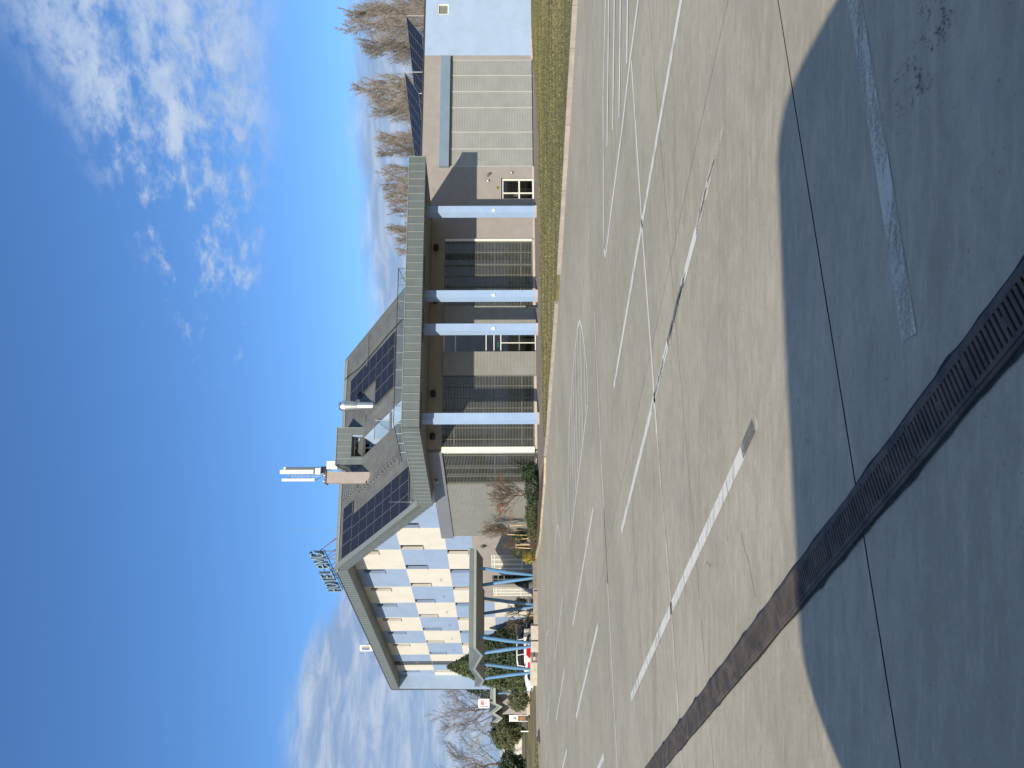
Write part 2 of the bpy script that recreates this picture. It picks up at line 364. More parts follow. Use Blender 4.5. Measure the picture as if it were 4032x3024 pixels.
# ------------------------------------------------------------------ ground
def strip_grid(xs, ys, zf):
    mb = MB(); idx = {}
    for j, y in enumerate(ys):
        for i, x in enumerate(xs): idx[i, j] = len(mb.v); mb.v.append((x, y, zf(x, y)))
    for j in range(len(ys) - 1):
        for i in range(len(xs) - 1): mb.f.append((idx[i, j], idx[i + 1, j], idx[i + 1, j + 1], idx[i, j + 1]))
    return mb
xs = [-2500, -800, -300, -150, -90, -60, -45, -35, -28, -24, -20, -16, -14, -12, -10, -8, -6, -4, -2, 0, 6, 15, 30, 60, 120, 300, 800, 2500]
ys = [-1500, -400, -100, -40, -10, 10, 20, 30, 36, 40, 44, 46, 48, 50, 52, 54, 56, 58, 62, 70, 85, 110, 160, 300, 700, 3000]
g0 = strip_grid(xs, ys, lambda x, y: zg(x, y) - .08 - (.0 if y < 300 else 0)).build('ground', 'field', kind='structure')

P = Vector((-.622, .783, 0)); Qd = Vector((-.940, -.341, 0))
def PQ(q, p): return Vector((0, 0, 0)) + Qd * q + P * p       # skew yard grid
def q_line_p(y0):      # p of the Q-line crossing x=0 at y0
    # x=0: -.94q-.622p=0 ; y=-.341q+.783p=y0
    p = y0 / (.783 + .341 * .622 / .940); return p
apron = MB().build('parking_apron', 'joint', kind='structure')
bands = [q_line_p(y) for y in (-14, -10.4, -6.8, -3.2, .35, 3.93, 7.52, 11.1, 14.7, 18.35, 24.05)]
pj = -8.53                              # q of the visible cross joint
# q of joint: passes (1.5,7.7): solve
q0 = None
det = Qd.x * P.y - Qd.y * P.x
q0 = (1.45 * P.y - 7.75 * P.x) / det
qs = [q0 - 26, q0 - 12, q0, q0 + 14, q0 + 28, q0 + 42]
gp_ = .0095
GAP = [.0045] * 11; GAP[5] = .0075
bed = MB().face(*[PQ(a, b) + Vector((0, 0, -.06)) for a, b in ((qs[0], bands[0]), (qs[-1], bands[0]), (qs[-1], bands[-1]), (qs[0], bands[-1]))]).build('joint_bed', 'joint', apron)
for i in range(len(bands) - 1):
    for j in range(len(qs) - 1):
        mb = MB(); c4 = [PQ(qs[j] + .0045, bands[i] + GAP[i]), PQ(qs[j + 1] - .0045, bands[i] + GAP[i]), PQ(qs[j + 1] - .0045, bands[i + 1] - GAP[i + 1]), PQ(qs[j] + .0045, bands[i + 1] - GAP[i + 1])]
        mb.hexa([v + Vector((0, 0, -.058)) for v in c4] + c4)
        o_ = mb.build('concrete_slab', ['concrete', 'joint'], apron)
        for f_ in o_.data.polygons: f_.material_index = 0 if f_.normal.z > .5 else 1
# wide yard beyond the last joint
pl_ = bands[-1] + gp_ * 1.6
ym = MB(); qn = [-45, -30, -20, -12, -6, -2, 2, 6, 9, 12, 15, 18, 22, 26, 30, 36, 44, 60]
pn = [pl_, pl_ + 3, pl_ + 6, pl_ + 9, pl_ + 12] + [pl_ + 12 + 2 * k for k in range(1, 16)]
idx = {}
for j, p_ in enumerate(pn):
    for i, q_ in enumerate(qn):
        v = PQ(q_, p_); idx[i, j] = len(ym.v); ym.v.append((v.x, v.y, zg(v.x, v.y)))
for j in range(len(pn) - 1):
    for i in range(len(qn) - 1): ym.f.append((idx[i, j], idx[i + 1, j], idx[i + 1, j + 1], idx[i, j + 1]))
yard = ym.build('yard', 'concrete', kind='structure')

# painted lines
def seg(pts, wid, m='paint_white', name='parking_line', z=.004, parent=apron):
    mb = MB(); pts = [Vector((p[0], p[1], 0)) for p in pts]
    for a, b in zip(pts[:-1], pts[1:]):
        d = (b - a).normalized(); n = Vector((-d.y, d.x, 0)) * wid / 2
        L = max(1, int((b - a).length / 2))
        for k in range(L):
            p, q = a + (b - a) * (k / L), a + (b - a) * ((k + 1) / L)
            mb.face(*[Vector((v.x, v.y, zg(v.x, v.y) + z)) for v in (p - n, q - n, q + n, p + n)])
    return mb.build(name, m, parent, fix=False)
seg([(-4.34, 10.62), (-1.90, 7.42), (-.48, 5.52)], .115)
seg([(-.50, 5.55), (-.29, 5.28)], .115, 'paint_dark', z=.0085)
seg([(-.48, 5.52), (-.24, 5.22)], .115, 'paint_worn')
seg([(1.40, 14.96), (-.88, 14.13), (-2.2, 13.6)], .075)
seg([(-2.2, 13.6), (-3.4, 13.1)], .07, 'paint_dark')
seg([(-3.2, 13.19), (-6.0, 12.0), (-9, 10.85)], .07)
seg([(4.38, 10.43), (1.78, 9.58), (.18, 8.99), (-.57, 8.73)], .075)
seg([(-.57, 8.73), (-1.4, 8.4)], .06, 'paint_worn')
seg([(-1.4, 8.4), (-1.93, 8.14), (-3.49, 7.60), (-6, 6.75)], .075, 'paint_worn')
seg([(-4.57, 14.54), (-8.40, 19.33)], .12)
seg([(2.04, 6.01), (1.37, 6.88)], .115, 'paint_worn'); seg([(1.37, 6.88), (.95, 7.45), (-.38, 9.15), (-2.21, 11.49)], .115)
seg([(.93, 7.47), (.42, 8.12)], .10, 'paint_dark', z=.0085)
seg([(.25, 8.34), (-.15, 8.85)], .07, 'paint_dark', z=.0085)
seg([(-2.47, 15.27), (-6.34, 20.17)], .12)
seg([(4.9, 5.9), (3.71, 7.46), (1.70, 10.05), (-.06, 12.25)], .115)
seg([(-8.6, 23.2), (-12.0, 27.4)], .12); seg([(-6.64, 13.72), (-8.4, 15.95)], .12); seg([(-10.61, 22.31), (-13.5, 26.0)], .12)
# near worn line in the vehicle's shadow, running off to the right
seg([(2.9, 4.03), (1.87, 3.74), (1.0, 3.47), (.62, 3.36), (.19, 3.235)], .12, 'paint_half')
seg([(1.56, 2.98), (1.37, 3.13), (1.23, 3.285), (1.15, 3.46)], .24, 'spall', 'spalled_patch', .003)
seg([(1.72, 2.9), (1.40, 3.10), (1.27, 3.23)], .34, 'spall', 'spalled_patch', .0055)
for pts_ in ([(-1.09, 5.59), (-1.2, 5.5), (-1.26, 5.41), (-1.33, 5.37), (-1.47, 5.27)], [(-1.58, 6.62), (-1.52, 6.55), (-1.54, 6.45), (-1.49, 6.38)]): seg(pts_, .004, 'joint', 'crack', .0033)
# tyre scuffs over the thick dash
random.seed(8)
for k in range(22):
    u = random.uniform(.03, .97); c_ = Vector((-4.34, 10.62)).lerp(Vector((-.48, 5.52)), u); a_ = random.uniform(.3, 1.2); l_ = random.uniform(.06, .16)
    seg([(c_.x - math.cos(a_) * l_, c_.y - math.sin(a_) * l_ * .5), (c_.x + math.cos(a_) * l_, c_.y + math.sin(a_) * l_ * .5)], random.uniform(.006, .014), 'paint_dark', 'tyre_scuff', .0085)
for k in range(14):
    u = random.uniform(.1, .95); c_ = Vector((2.04, 6.01)).lerp(Vector((-.38, 9.15)), u); a_ = random.uniform(2.0, 2.6); l_ = random.uniform(.08, .2)
    seg([(c_.x - math.cos(a_) * l_, c_.y - math.sin(a_) * l_), (c_.x + math.cos(a_) * l_, c_.y + math.sin(a_) * l_)], random.uniform(.012, .03), 'paint_dark', 'tyre_scuff', .0085)
# hatched islands
def island(outline, stripes, wid=.10, sw=.12, close=True):
    e = seg(outline + ([outline[0]] if close else []), wid, 'paint_white', 'hatched_marking')
    for a, b in stripes: seg([a, b], sw, 'paint_white', 'stripe', .0085, e)
    return e
island([(8.2, 5.3), (4.93, 9.87), (4.43, 10.56), (3.74, 11.3), (2.85, 12.45), (2.2, 13.21), (2.35, 13.45), (3.04, 13.5), (5.08, 13.5), (7.5, 12.9), (9.5, 12.1)],
       [((8.5, 12.42), (4.0, 12.95)), ((8.5, 11.72), (4.05, 12.25)), ((8.5, 11.08), (4.0, 11.55)), ((8.5, 10.35), (4.5, 10.80)), ((8.5, 9.65), (5.3, 10.0))], .11, .14, False)
def clip_stripes(poly, offs):
    out = []
    d = Vector((-.980, -.199, 0)).normalized(); n = Vector((-d.y, d.x, 0))
    for o_ in offs:
        hits = []
        for a, b in zip(poly, poly[1:] + poly[:1]):
            a, b = Vector((a[0], a[1], 0)), Vector((b[0], b[1], 0)); da, db = a.dot(n) - o_, b.dot(n) - o_
            if da * db < 0: hits.append(a + (b - a) * (da / (da - db)))
        if len(hits) >= 2:
            hits.sort(key=lambda h: h.dot(d)); h0, h1 = hits[0], hits[-1]; g = (h1 - h0).normalized() * .12
            out.append(((h0.x + g.x, h0.y + g.y), (h1.x - g.x, h1.y - g.y)))
    return out
def auto_island(poly, step=.72):
    d = Vector((-.980, -.199, 0)).normalized(); n = Vector((-d.y, d.x, 0)); v = [p[0] * n.x + p[1] * n.y for p in poly]
    k = min(v) + step * .6; offs = []
    while k < max(v): offs.append(k); k += step
    return island(poly, clip_stripes(poly, offs))
auto_island([(1.48, 17.99), (1.35, 18.5), (.82, 19.32), (-.98, 21.11), (-2.6, 21.7), (-3.6, 21.6), (-4.26, 20.94), (-.42, 16.24), (.3, 16.4), (.8, 16.9), (1.25, 17.45)])
auto_island([(-4.76, 26.03), (-5.2, 27.0), (-5.91, 27.81), (-7.17, 28.34), (-9.2, 28.5), (-10.04, 28.03), (-6.59, 23.9), (-5.85, 24.07), (-5.03, 24.89)], 1.0)
auto_island([(-10.56, 32.94), (-11.2, 34.1), (-12.67, 34.69), (-14.2, 34.9), (-15.26, 34.3), (-12.47, 31.02), (-11.39, 31.19)], 1.0)
# sidewalk, lawn, kerbs, planting bed
walk = MB()
wpts = [(-3.0, 33.95), (-2.1, 34.55), (-1.3, 35.35), (3.35, 36.95), (7.76, 38.35), (13.9, 40.05), (16.2, 42.2), (19.5, 46.2), (23, 49.6), (24, 51), (8, 47.6), (-3.2, 44.4), (-4.4, 44.5), (-10.6, 53.3), (-11.4, 52.4), (-8.9, 47.6), (-6.6, 43.2), (-4.4, 38.6), (-3.6, 36.2)]
walk.prism([Vector((x, y, -.04)) for x, y in wpts], (0, 0, .064)).build('sidewalk', 'paving', kind='structure')
kl = [(-3.1, 33.85), (-2.1, 34.5), (-1.3, 35.3), (3.35, 36.9), (7.76, 38.3), (13.9, 40.0)]
def kerb_run(pts, wid, h, m, parent, step=1.0, z0=-.03, name='kerb_stone', gap=.006):
    for a, b in zip(pts[:-1], pts[1:]):
        a, b = Vector((*a, 0)), Vector((*b, 0)); L = (b - a).length; n_ = max(1, round(L / step)); d = (b - a).normalized(); n = Vector((-d.y, d.x, 0)) * wid
        for k in range(n_):
            p, q = a + d * (L * k / n_ + gap), a + d * (L * (k + 1) / n_ - gap); jz = random.uniform(-.006, .006)
            zz = Vector((0, 0, z0 + zg(p.x, p.y))); c4 = [p + zz, q + zz, q + n + zz, p + n + zz]
            MB().hexa(c4 + [v + Vector((0, 0, h - z0 + jz)) for v in c4]).build(name, m, parent)
random.seed(3)
edge1 = tag(MB().build('edging_kerb', 'kerb_yellow'), 'thin pale edging kerb between lawn and building sidewalk', 'kerb')
kerb_run(list(reversed(kl)), -.10, .07, 'kerb_yellow', edge1, 1.0)
lawn_pts = [(20, 5.6), (9.4, 18.95), (3.78, 25.9), (3.3, 25.6), (2.6, 26.4), (2.7, 26.9), (-.55, 30.4), (-1.85, 32.2), (-3.0, 33.75), (-2.05, 34.4), (-1.25, 35.2), (3.35, 36.8), (7.76, 38.2), (13.9, 39.9), (16.4, 42.1), (19.7, 46.1), (23.1, 49.5), (30, 51.4), (60, 58.6), (60, 6)]
# the kerb runs along the parking lines
ka, kb, kc, kd = (14.0, 13.15), (3.55, 24.42), (2.78, 25.62), (-2.0, 31.85)
lawn_pts = [(30, -4.3), (14.1, 13.25), (3.65, 24.55), (3.25, 24.75), (2.75, 25.45), (2.86, 25.75), (-1.9, 31.95), (-2.9, 33.75), (-2.05, 34.4), (-1.25, 35.2), (3.35, 36.8), (7.76, 38.2), (13.9, 39.9), (16.4, 42.1), (19.7, 46.1), (23.1, 49.6), (30, 51.4), (60, 58.6), (60, -4)]
lawn = MB().prism([Vector((x, y, -.03)) for x, y in lawn_pts], (0, 0, .125)).build('lawn', 'grass_soil', kind='structure')
def inpoly(x, y, poly):
    c = False; j = len(poly) - 1
    for i in range(len(poly)):
        xi, yi = poly[i]; xj, yj = poly[j]
        if (yi > y) != (yj > y) and x < (xj - xi) * (y - yi) / (yj - yi) + xi: c = not c
        j = i
    return c
random.seed(11); gm = MB()
def blades(n, x0, x1, y0, y1, poly, z, h, mb):
    for _ in range(n):
        x, y = random.uniform(x0, x1), random.uniform(y0, y1)
        if not inpoly(x, y, poly) or abs(x) > y * .52: continue
        if noise.noise(Vector((x * .35 + y * .1, y * .9, 0))) > .28 and random.random() < .7: continue
        a = random.uniform(0, 6.28); hh = h * random.uniform(.5, 1.3); ww = .012 + .0006 * y
        dx_, dy_ = math.cos(a) * ww, math.sin(a) * ww; lx, ly = random.uniform(-.4, .4) * hh, random.uniform(-.4, .4) * hh
        mb.face((x - dx_, y - dy_, z), (x + dx_, y + dy_, z), (x + lx, y + ly, z + hh))
blades(90000, -3, 22, 13, 51, lawn_pts, .094, .042, gm)
gb = gm.build('grass', 'grass_blade', kind='stuff', fix=False); tag(gb, 'short olive and straw coloured grass on the lawn strip', 'grass')
kerb1 = tag(MB().build('lawn_kerb', 'kerb_stone'), 'long weathered concrete kerb edging the lawn strip, right of its gap', 'kerb')
kerb_run([ka, kb], .14, .12, 'kerb_stone', kerb1)
kerb2 = tag(MB().build('lawn_kerb', 'kerb_stone'), 'short weathered concrete kerb along the lawn tip before the corner glazing', 'kerb')
kerb_run([kc, kd, (-3.05, 33.8)], .14, .12, 'kerb_stone', kerb2)

bed_pts = [(-3.3, 34.2), (-4.56, 34.95), (-6.1, 37.2), (-7.7, 39.4), (-8.3, 40.5), (-10.4, 46.3), (-10.9, 49.5), (-9.2, 47.4), (-6.9, 43.0), (-4.7, 38.5), (-3.9, 36.2)]
MB().prism([Vector((x, y, -.2)) for x, y in bed_pts], (0, 0, .26)).build('planting_bed', 'mulch', kind='structure')
kerb3 = tag(MB().build('bed_kerb', 'kerb_stone'), 'pale kerb curving round the planting bed beside the cladded wall', 'kerb')
kerb_run([(-10.55, 46.4), (-8.42, 40.42), (-7.8, 39.28), (-6.2, 37.1), (-4.6, 34.82), (-3.25, 33.95)], .12, .09, 'kerb_yellow', kerb3)

# ------------------------------------------------------------------ drain channel
dd = Vector((.593, -.805, 0)); dn = Vector((.805, .593, 0)); D0 = Vector((-4.70, 9.25, 0))
drain = thing('drain_channel', D0, 'long slotted iron drainage channel crossing the concrete yard diagonally', 'drain')
def FD(a, b, z): return D0 + dd * a + dn * b + Vector((0, 0, z))
random.seed(5)
mb = MB(); a = -6.0; l0, r0 = -.135, .125
prev = None
while a < 13:
    l1 = -.122 + .012 * noise.noise(Vector((a * 2.1, 0, 0))) - .02 * max(0, noise.noise(Vector((a * 6, 3, 0)))); r1 = .120 + .012 * noise.noise(Vector((a * 2.3, 7, 0))) + .03 * max(0, noise.noise(Vector((a * 5, 9, 0))))
    cur = (FD(a, l1, .005), FD(a, r1, .005))
    if prev: mb.face(prev[0], cur[0], cur[1], prev[1])
    prev = cur; a += .06
mb.build('tar_seal', 'tar', drain, fix=False)
mb = MB(); mb.box(FD, -6, 13, -.104, -.088, .004, .0135); mb.box(FD, -6, 13, .088, .104, .004, .0135); mb.build('channel_rim', 'iron', drain)
mb = MB().face(FD(-6, -.088, .0075), FD(13, -.088, .0075), FD(13, .088, .0075), FD(-6, .088, .0075)); mb.build('slot_shade', 'black', drain)  # black sheet close under the grate stands in for the channel's shaded depth
g = MB()
def FG(a, b, z): return Vector((0, 0, 0)) + dd * a + dn * b + Vector((0, 0, z))
g.box(FG, .004, .496, -.086, -.066, .008, .0165); g.box(FG, .004, .496, .066, .086, .008, .0165)
for k in range(17):
    a = .006 + k * .0300
    if k == 8: g.box(FG, a, a + .030, -.022, .022, .008, .0165)
    g.box(FG, a, a + .0165, -.066, .066, .008, .0158)
g.v = [tuple(Vector(v) + D0) for v in g.v]
gr0 = g.build('grate', 'iron', drain)
for k in range(-12, 26):
    if k == 0: continue
    copy_part(gr0, drain, dd * (k * .5) + Vector((0, 0, random.uniform(-.0015, .0015))))

# ------------------------------------------------------------------ hotel: front block
hotel = thing('hotel_building', FA(0, 4.4, 0), 'large grey roofed hotel with checkered blue and cream side wall and glazed front', 'building')
def hb(mb, name, m, **k): return mb.build(name, m, hotel, **k)
ZS, ZT = 6.24, 7.11
PW = .4452
# canopy: slab + fascia cassettes
RE = 15.35                                  # right end on the front edge
def cut(t): return -.4103 * t               # s shift of B-parallel edges
mb = MB(); poly = [FA(.03, .03, ZS), FA(RE - .03, .03, ZS), FA(RE + cut(7.9) - .03, 7.9, ZS), FA(cut(7.9) + .03, 7.9, ZS)]
mb.prism(poly, (0, 0, ZT - ZS - .03)); hb(mb, 'canopy_soffit', 'soffit')
def cassette(fr, a0, a1, o0, o1, z0, z1, seam=.012, dz0=0, dz1=0):
    mb = MB(); g_ = .016
    mb.hexa([fr(a0 + g_, o0, z0), fr(a1 - g_, o0, z0 + dz1), fr(a1 - g_, o1, z0 + dz1), fr(a0 + g_, o1, z0), fr(a0 + g_, o0, z1), fr(a1 - g_, o0, z1 + dz1), fr(a1 - g_, o1, z1 + dz1), fr(a0 + g_, o1, z1)])
    return mb
def seam_box(mb, fr, a, o0, o1, z0, z1, dz=0):
    SEAMS.append((fr, a, o0, o1, z0, z1)); return mb
def seam_flush(o):
    while SEAMS:
        mb = MB(); fr, a, o0, o1, z0, z1 = SEAMS.pop(); seam_real(mb, fr, a, o0, o1, z0, z1); mb.build('standing_seam', 'zinc_seam', o)
SEAMS = []
def seam_real(mb, fr, a, o0, o1, z0, z1):
    mb.hexa([fr(a - .02, o0, z0), fr(a + .02, o0, z0), fr(a + .02, o1, z0), fr(a - .02, o1, z0), fr(a - .02, o0, z1), fr(a + .02, o0, z1), fr(a + .02, o1, z1), fr(a - .02, o1, z1)])
    return mb
N = round(RE / PW)
for k in range(N):
    a0, a1 = RE * k / N, RE * (k + 1) / N
    mb = cassette(FA, a0, a1, -.03, .02, ZS - .02, ZT)
    seam_box(mb, FA, a1 - .03, -.06, -.03, ZS - .015, ZT - .005); seam_flush(hb(mb, 'fascia_panel', 'zinc'))
def FS(b, o, z): return K + dB * b + nB * o + Vector((0, 0, z))           # side edge of the canopy
N = 20; LB = 8.64
for k in range(N):
    a0, a1 = LB * k / N, LB * (k + 1) / N
    mb = cassette(FS, a0 + (.02 if k == 0 else 0), a1, -.03, .02, ZS - .02, ZT); seam_box(mb, FS, a1 - .017, -.055, -.03, ZS - .015, ZT - .005)
    seam_flush(hb(mb, 'fascia_panel', 'zinc'))
def FR(b, o, z): return FA(RE, 0, 0) + dB * b + nB * o + Vector((0, 0, z))
for k in range(9):
    mb = cassette(FR, 4.6 * k / 9, 4.6 * (k + 1) / 9, -.02, .03, ZS - .02, ZT); seam_flush(hb(mb, 'fascia_panel', 'zinc'))
mb = MB(); mb.box(FA, -.02, RE + .02, -.06, .14, ZT, ZT + .035); hb(mb, 'coping', 'zinc_seam')
mb = MB(); mb.box(FS, 0.1, LB, -.06, .14, ZT + .002, ZT + .037); hb(mb, 'coping', 'zinc_seam')
# canopy deck (gravel flat roof)
mb = MB(); mb.prism([FA(.2, .2, ZT - .028), FA(RE - .1, .2, ZT - .028), FA(RE + cut(8) - .1, 8, ZT - .028), FA(cut(8) + .2, 8, ZT - .028)], (0, 0, .02)); hb(mb, 'roof_deck', 'zinc_roof')
# dark flush lights under the soffit
for s_, t_, l_ in ((13.8, .85, 1.7), (8.9, .8, 1.6), (5.7, .8, 1.9), (1.0, .8, 1.9)):
    mb = MB(); mb.box(FA, s_ - l_ / 2, s_ + l_ / 2, t_ - .14, t_ + .14, ZS - .02, ZS + .005); hb(mb, 'soffit_light', 'dark_grey')
# front wall pieces at t = 4.4
TW = 4.4
mb = MB(); mb.box(FA, -.45, 12.30, TW - .06, TW + .3, 5.43, ZS - .004); hb(mb, 'wall_band', 'band')
def corrugated(fr, a0, a1, o, z0, z1, name, m, per=.082, dep=.022, parent=None):
    mb = MB(); n_ = int((z1 - z0) / per); per = (z1 - z0) / n_; prof = []
    for k in range(n_):
        zz = z0 + k * per; prof += [(zz, 0), (zz + per * .45, 0), (zz + per * .58, dep), (zz + per * .87, dep)]
    prof.append((z1, 0))
    i0 = len(mb.v)
    for zz, dd_ in prof: mb.v += [tuple(fr(a0, o - .03 + dd_, zz)), tuple(fr(a1, o - .03 + dd_, zz))]
    for k in range(len(prof) - 1): mb.f.append((i0 + 2 * k, i0 + 2 * k + 1, i0 + 2 * k + 3, i0 + 2 * k + 2))
    mb.box(fr, a0 - .02, a0 + .012, o - .045, o + .1, z0, z1); mb.box(fr, a1 - .012, a1 + .02, o - .045, o + .1, z0, z1)
    mb.box(fr, a0, a1, o, o + .1, z0, z1)
    return mb.build(name, m, parent or hotel, fix=False)
corrugated(FA, 3.84, 5.22, TW - .12, .03, 5.43, 'cladding_panel', 'cladding')
corrugated(FA, 6.50, 8.02, TW - .12, .03, 5.43, 'cladding_panel', 'cladding')
# louvred glazing
def glazing(fr, a0, a1, o, z0, z1, mull, trans, slat=True, frame='grey_frame', sl_from=None, name='louvred_window', per=.0855):
    mb = MB(); fw = .05
    for x in [a0] + mull + [a1]: mb.box(fr, x - fw / 2, x + fw / 2, o, o + .09, z0, z1)
    f = mb.build(name, frame, hotel)
    mb = MB()
    for zz in [z0 + .03] + trans + [z1 - .03]: mb.box(fr, a0 + .028, a1 - .028, o + .008, o + .08, zz - fw / 2, zz + fw / 2)
    mb.build('transom', frame, f)
    cols_ = [a0] + mull + [a1]; rows_ = [z0] + trans + [z1]
    for i in range(len(cols_) - 1):
        for j in range(len(rows_) - 1):
            mb = MB(); mb.face(fr(cols_[i] + .03, o + .045, rows_[j] + .03), fr(cols_[i + 1] - .03, o + .045, rows_[j] + .03), fr(cols_[i + 1] - .03, o + .045, rows_[j + 1] - .03), fr(cols_[i] + .03, o + .045, rows_[j + 1] - .03)); mb.build('pane', 'glass', f, fix=False)
    if slat:
        mb = MB(); n_ = int((z1 - z0 - .06) / per)
        for k in range(n_):
            zz = z0 + .05 + k * per; mb.box(fr, a0 + .01, a1 - .01, o - .12, o - .082, zz, zz + .022)
        for x in (sl_from or [a0 + .3, a1 - .3]): mb.box(fr, x - .012, x + .012, o - .135, o - .055, z0 + .02, z1 - .02)
        mb.build('louvre_slats', 'slat', f, kind='stuff', fix=False)
    return f
ZB, ZW = .17, 5.43
glazing(FA, -.31, 3.82, TW, ZB, ZW, [1.05, 2.51], [.87, 2.46, 2.99, 4.72], sl_from=[.1, .75, 1.9, 3.2])
glazing(FA, 8.04, 12.18, TW, ZB, ZW, [9.33, 10.67], [.87, 2.46], sl_from=[8.5, 9.34, 10.0, 10.68, 11.45])
mb = MB(); mb.box(FA, 12.17, 12.30, TW - .17, TW + .1, ZB, ZW); hb(mb, 'jamb', 'white_frame')
# entrance
f = glazing(FA, 5.26, 6.48, TW + .02, .03, 5.43, [], [2.08, 2.48, 2.94, 4.73], slat=False, frame='white_frame', name='entrance_door')
mb = MB(); mb.box(FA, 5.80, 5.84, TW + .0, TW + .10, .06, 2.08); mb.build('door_stile', 'white_frame', f)
mb = MB()
for k in range(22): mb.face(FA(5.32 + k * .052, TW + .06, 1.0), FA(5.346 + k * .052, TW + .06, .95), FA(5.372 + k * .052, TW + .06, 1.0), FA(5.346 + k * .052, TW + .06, 1.05))
mb.build('zigzag_stripe', 'far_grey', f, fix=False)
mb = MB(); mb.box(FA, 5.62, 5.95, TW + .3, TW + .33, 2.18, 2.34); mb.build('exit_sign', 'green_sign', f)
# plinth and interior
mb = MB(); mb.box(FA, -.45, 3.8, TW - .10, TW + .3, -.05, ZB - .004); hb(mb, 'plinth', 'plinth')
mb = MB(); mb.box(FA, 8.04, 12.3, TW - .10, TW + .3, -.05, ZB - .004); hb(mb, 'plinth', 'plinth')
mb = MB(); mb.box(FI, -.2, 12.2, TW + .35, 10.5, -.02, .02); hb(mb, 'interior_floor', 'interior_pale')
mb = MB(); mb.box(FI, 0, 12.4, 10.5, 10.8, 0, 6.2); mb.box(FI, 12.4, 12.6, TW + .35, 10.5, 0, 6.2); hb(mb, 'interior_wall', 'interior_pale')
mb = MB(); mb.box(FI, 3.9, 4.1, TW + .35, 10.5, 0, 6.2); mb.box(FI, 6.9, 7.1, TW + .35, 10.5, 0, 6.2); hb(mb, 'partition', 'interior')
mb = MB(); mb.box(FI, 0, 12.4, TW + .35, 10.5, 5.6, 5.7); hb(mb, 'interior_ceiling', 'interior_pale')
mb = MB(); mb.box(FI, 0.1, 12.3, TW + 2.2, TW + 2.3, 3.0, 3.25); hb(mb, 'gallery_edge', 'interior_pale')
# corner post and side wall
mb = MB(); mb.box(FA, -.66, -.34, TW - .17, TW + .25, ZB, ZW); hb(mb, 'corner_post', 'white_frame')
OS = -.12
glazing(FB, .28, 3.84, OS + .12, .10, 5.41, [1.9, 2.9], [2.46], sl_from=[.5, 1.92, 2.9, 3.7])
corrugated(FB, 3.86, 11.08, OS, -.3, 5.41, 'cladding_panel', 'cladding')
mb = MB()
for b_ in (5.25, 6.35, 7.55, 9.15, 10.1): mb.box(FB, b_ - .02, b_ + .02, OS - .042, OS - .01, -.3, 5.4)
hb(mb, 'panel_joint', 'zinc_seam')
mb = MB(); mb.box(FB, .0, 11.35, -.22, .1, 5.414, ZS - .004); hb(mb, 'header_beam', 'header')
mb = MB(); mb.box(FB, .1, 11.1, -.12, .1, -.35, .095); hb(mb, 'plinth', 'plinth')
# round black wall lamps and camera
for s_, z_ in ((11.7, 5.95), (8.35, 5.95), (2.72, 5.95), (.25, 5.95)):
    mb = MB(); mb.lathe(FA(s_, TW - .28, z_ - .16), [(.13, 0), (.19, .04), (.21, .16), (.17, .27), (.06, .30)], 14); mb.box(FA, s_ - .05, s_ + .05, TW - .2, TW - .05, z_, z_ + .1); hb(mb, 'wall_lamp', 'black')
mb = MB(); q = FB(3.1, -.24, 5.95); mb.tube(q, q + Vector((-.12, -.1, -.05)), .07, .09, 8); mb.tube(q, q + Vector((0, 0, .2)), .02, n=5); hb(mb, 'security_camera', 'galv')
# columns (parallelogram plan)
for s_ in (12.40, 7.36, 5.44, .50):
    c = tag(MB().build('canopy_column', 'column_blue', hotel), '', ''); del c['label']; del c['category']
    mb = MB(); a_, b_ = FA(s_ + .06, 1.05, .14), FA(s_ + .46, 1.05, .14); sh = dB * .38
    mb.prism([a_, b_, b_ + sh, a_ + sh], (0, 0, ZS - .14 - .004)); p_ = mb.build('shaft', 'column_blue', c)
    mb = MB(); mb.prism([a_ + Vector((-.02, -.02, -.16)), b_ + Vector((.02, -.02, -.16)), b_ + sh + Vector((.02, .02, -.16)), a_ + sh + Vector((-.02, .02, -.16))], (0, 0, .158)); mb.build('foot', 'plinth', c)
    if s_ > 5:
        mb = MB(); mb.box(FA, s_ + .10, s_ + .22, .98, 1.047, 2.35, 2.53); mb.build('column_lamp', 'lamp_white', c)

# ------------------------------------------------------------------ sloped roof
T0, T1, Z0, Z1 = 7.95, 17.05, 7.11, 13.76
SLP = (Z1 - Z0) / (T1 - T0)
def zr(t): return Z0 + (t - T0) * SLP
def RP(s, t, h=0): return FA(s, t, zr(t)) + (Vector((0, 0, 1)) - nA * SLP).normalized() * h
def sl(t): return -3.39 - .403 * (t - 7.95)
def lc(t): return 3.07 - .397 * (t - 7.95)
def rc(t): return 4.45 - .39 * (t - 7.95)
def re_(t): return 11.95 - .41 * (t - 7.95)
def slope(p4, name, h=0.0, thick=.25, m='zinc_roof'):
    mb = MB(); nrm = (Vector((0, 0, 1)) - nA * SLP).normalized(); mb.prism([RP(s, t, h) for s, t in p4], -nrm * thick); return hb(mb, name, m)
TD = 14.33
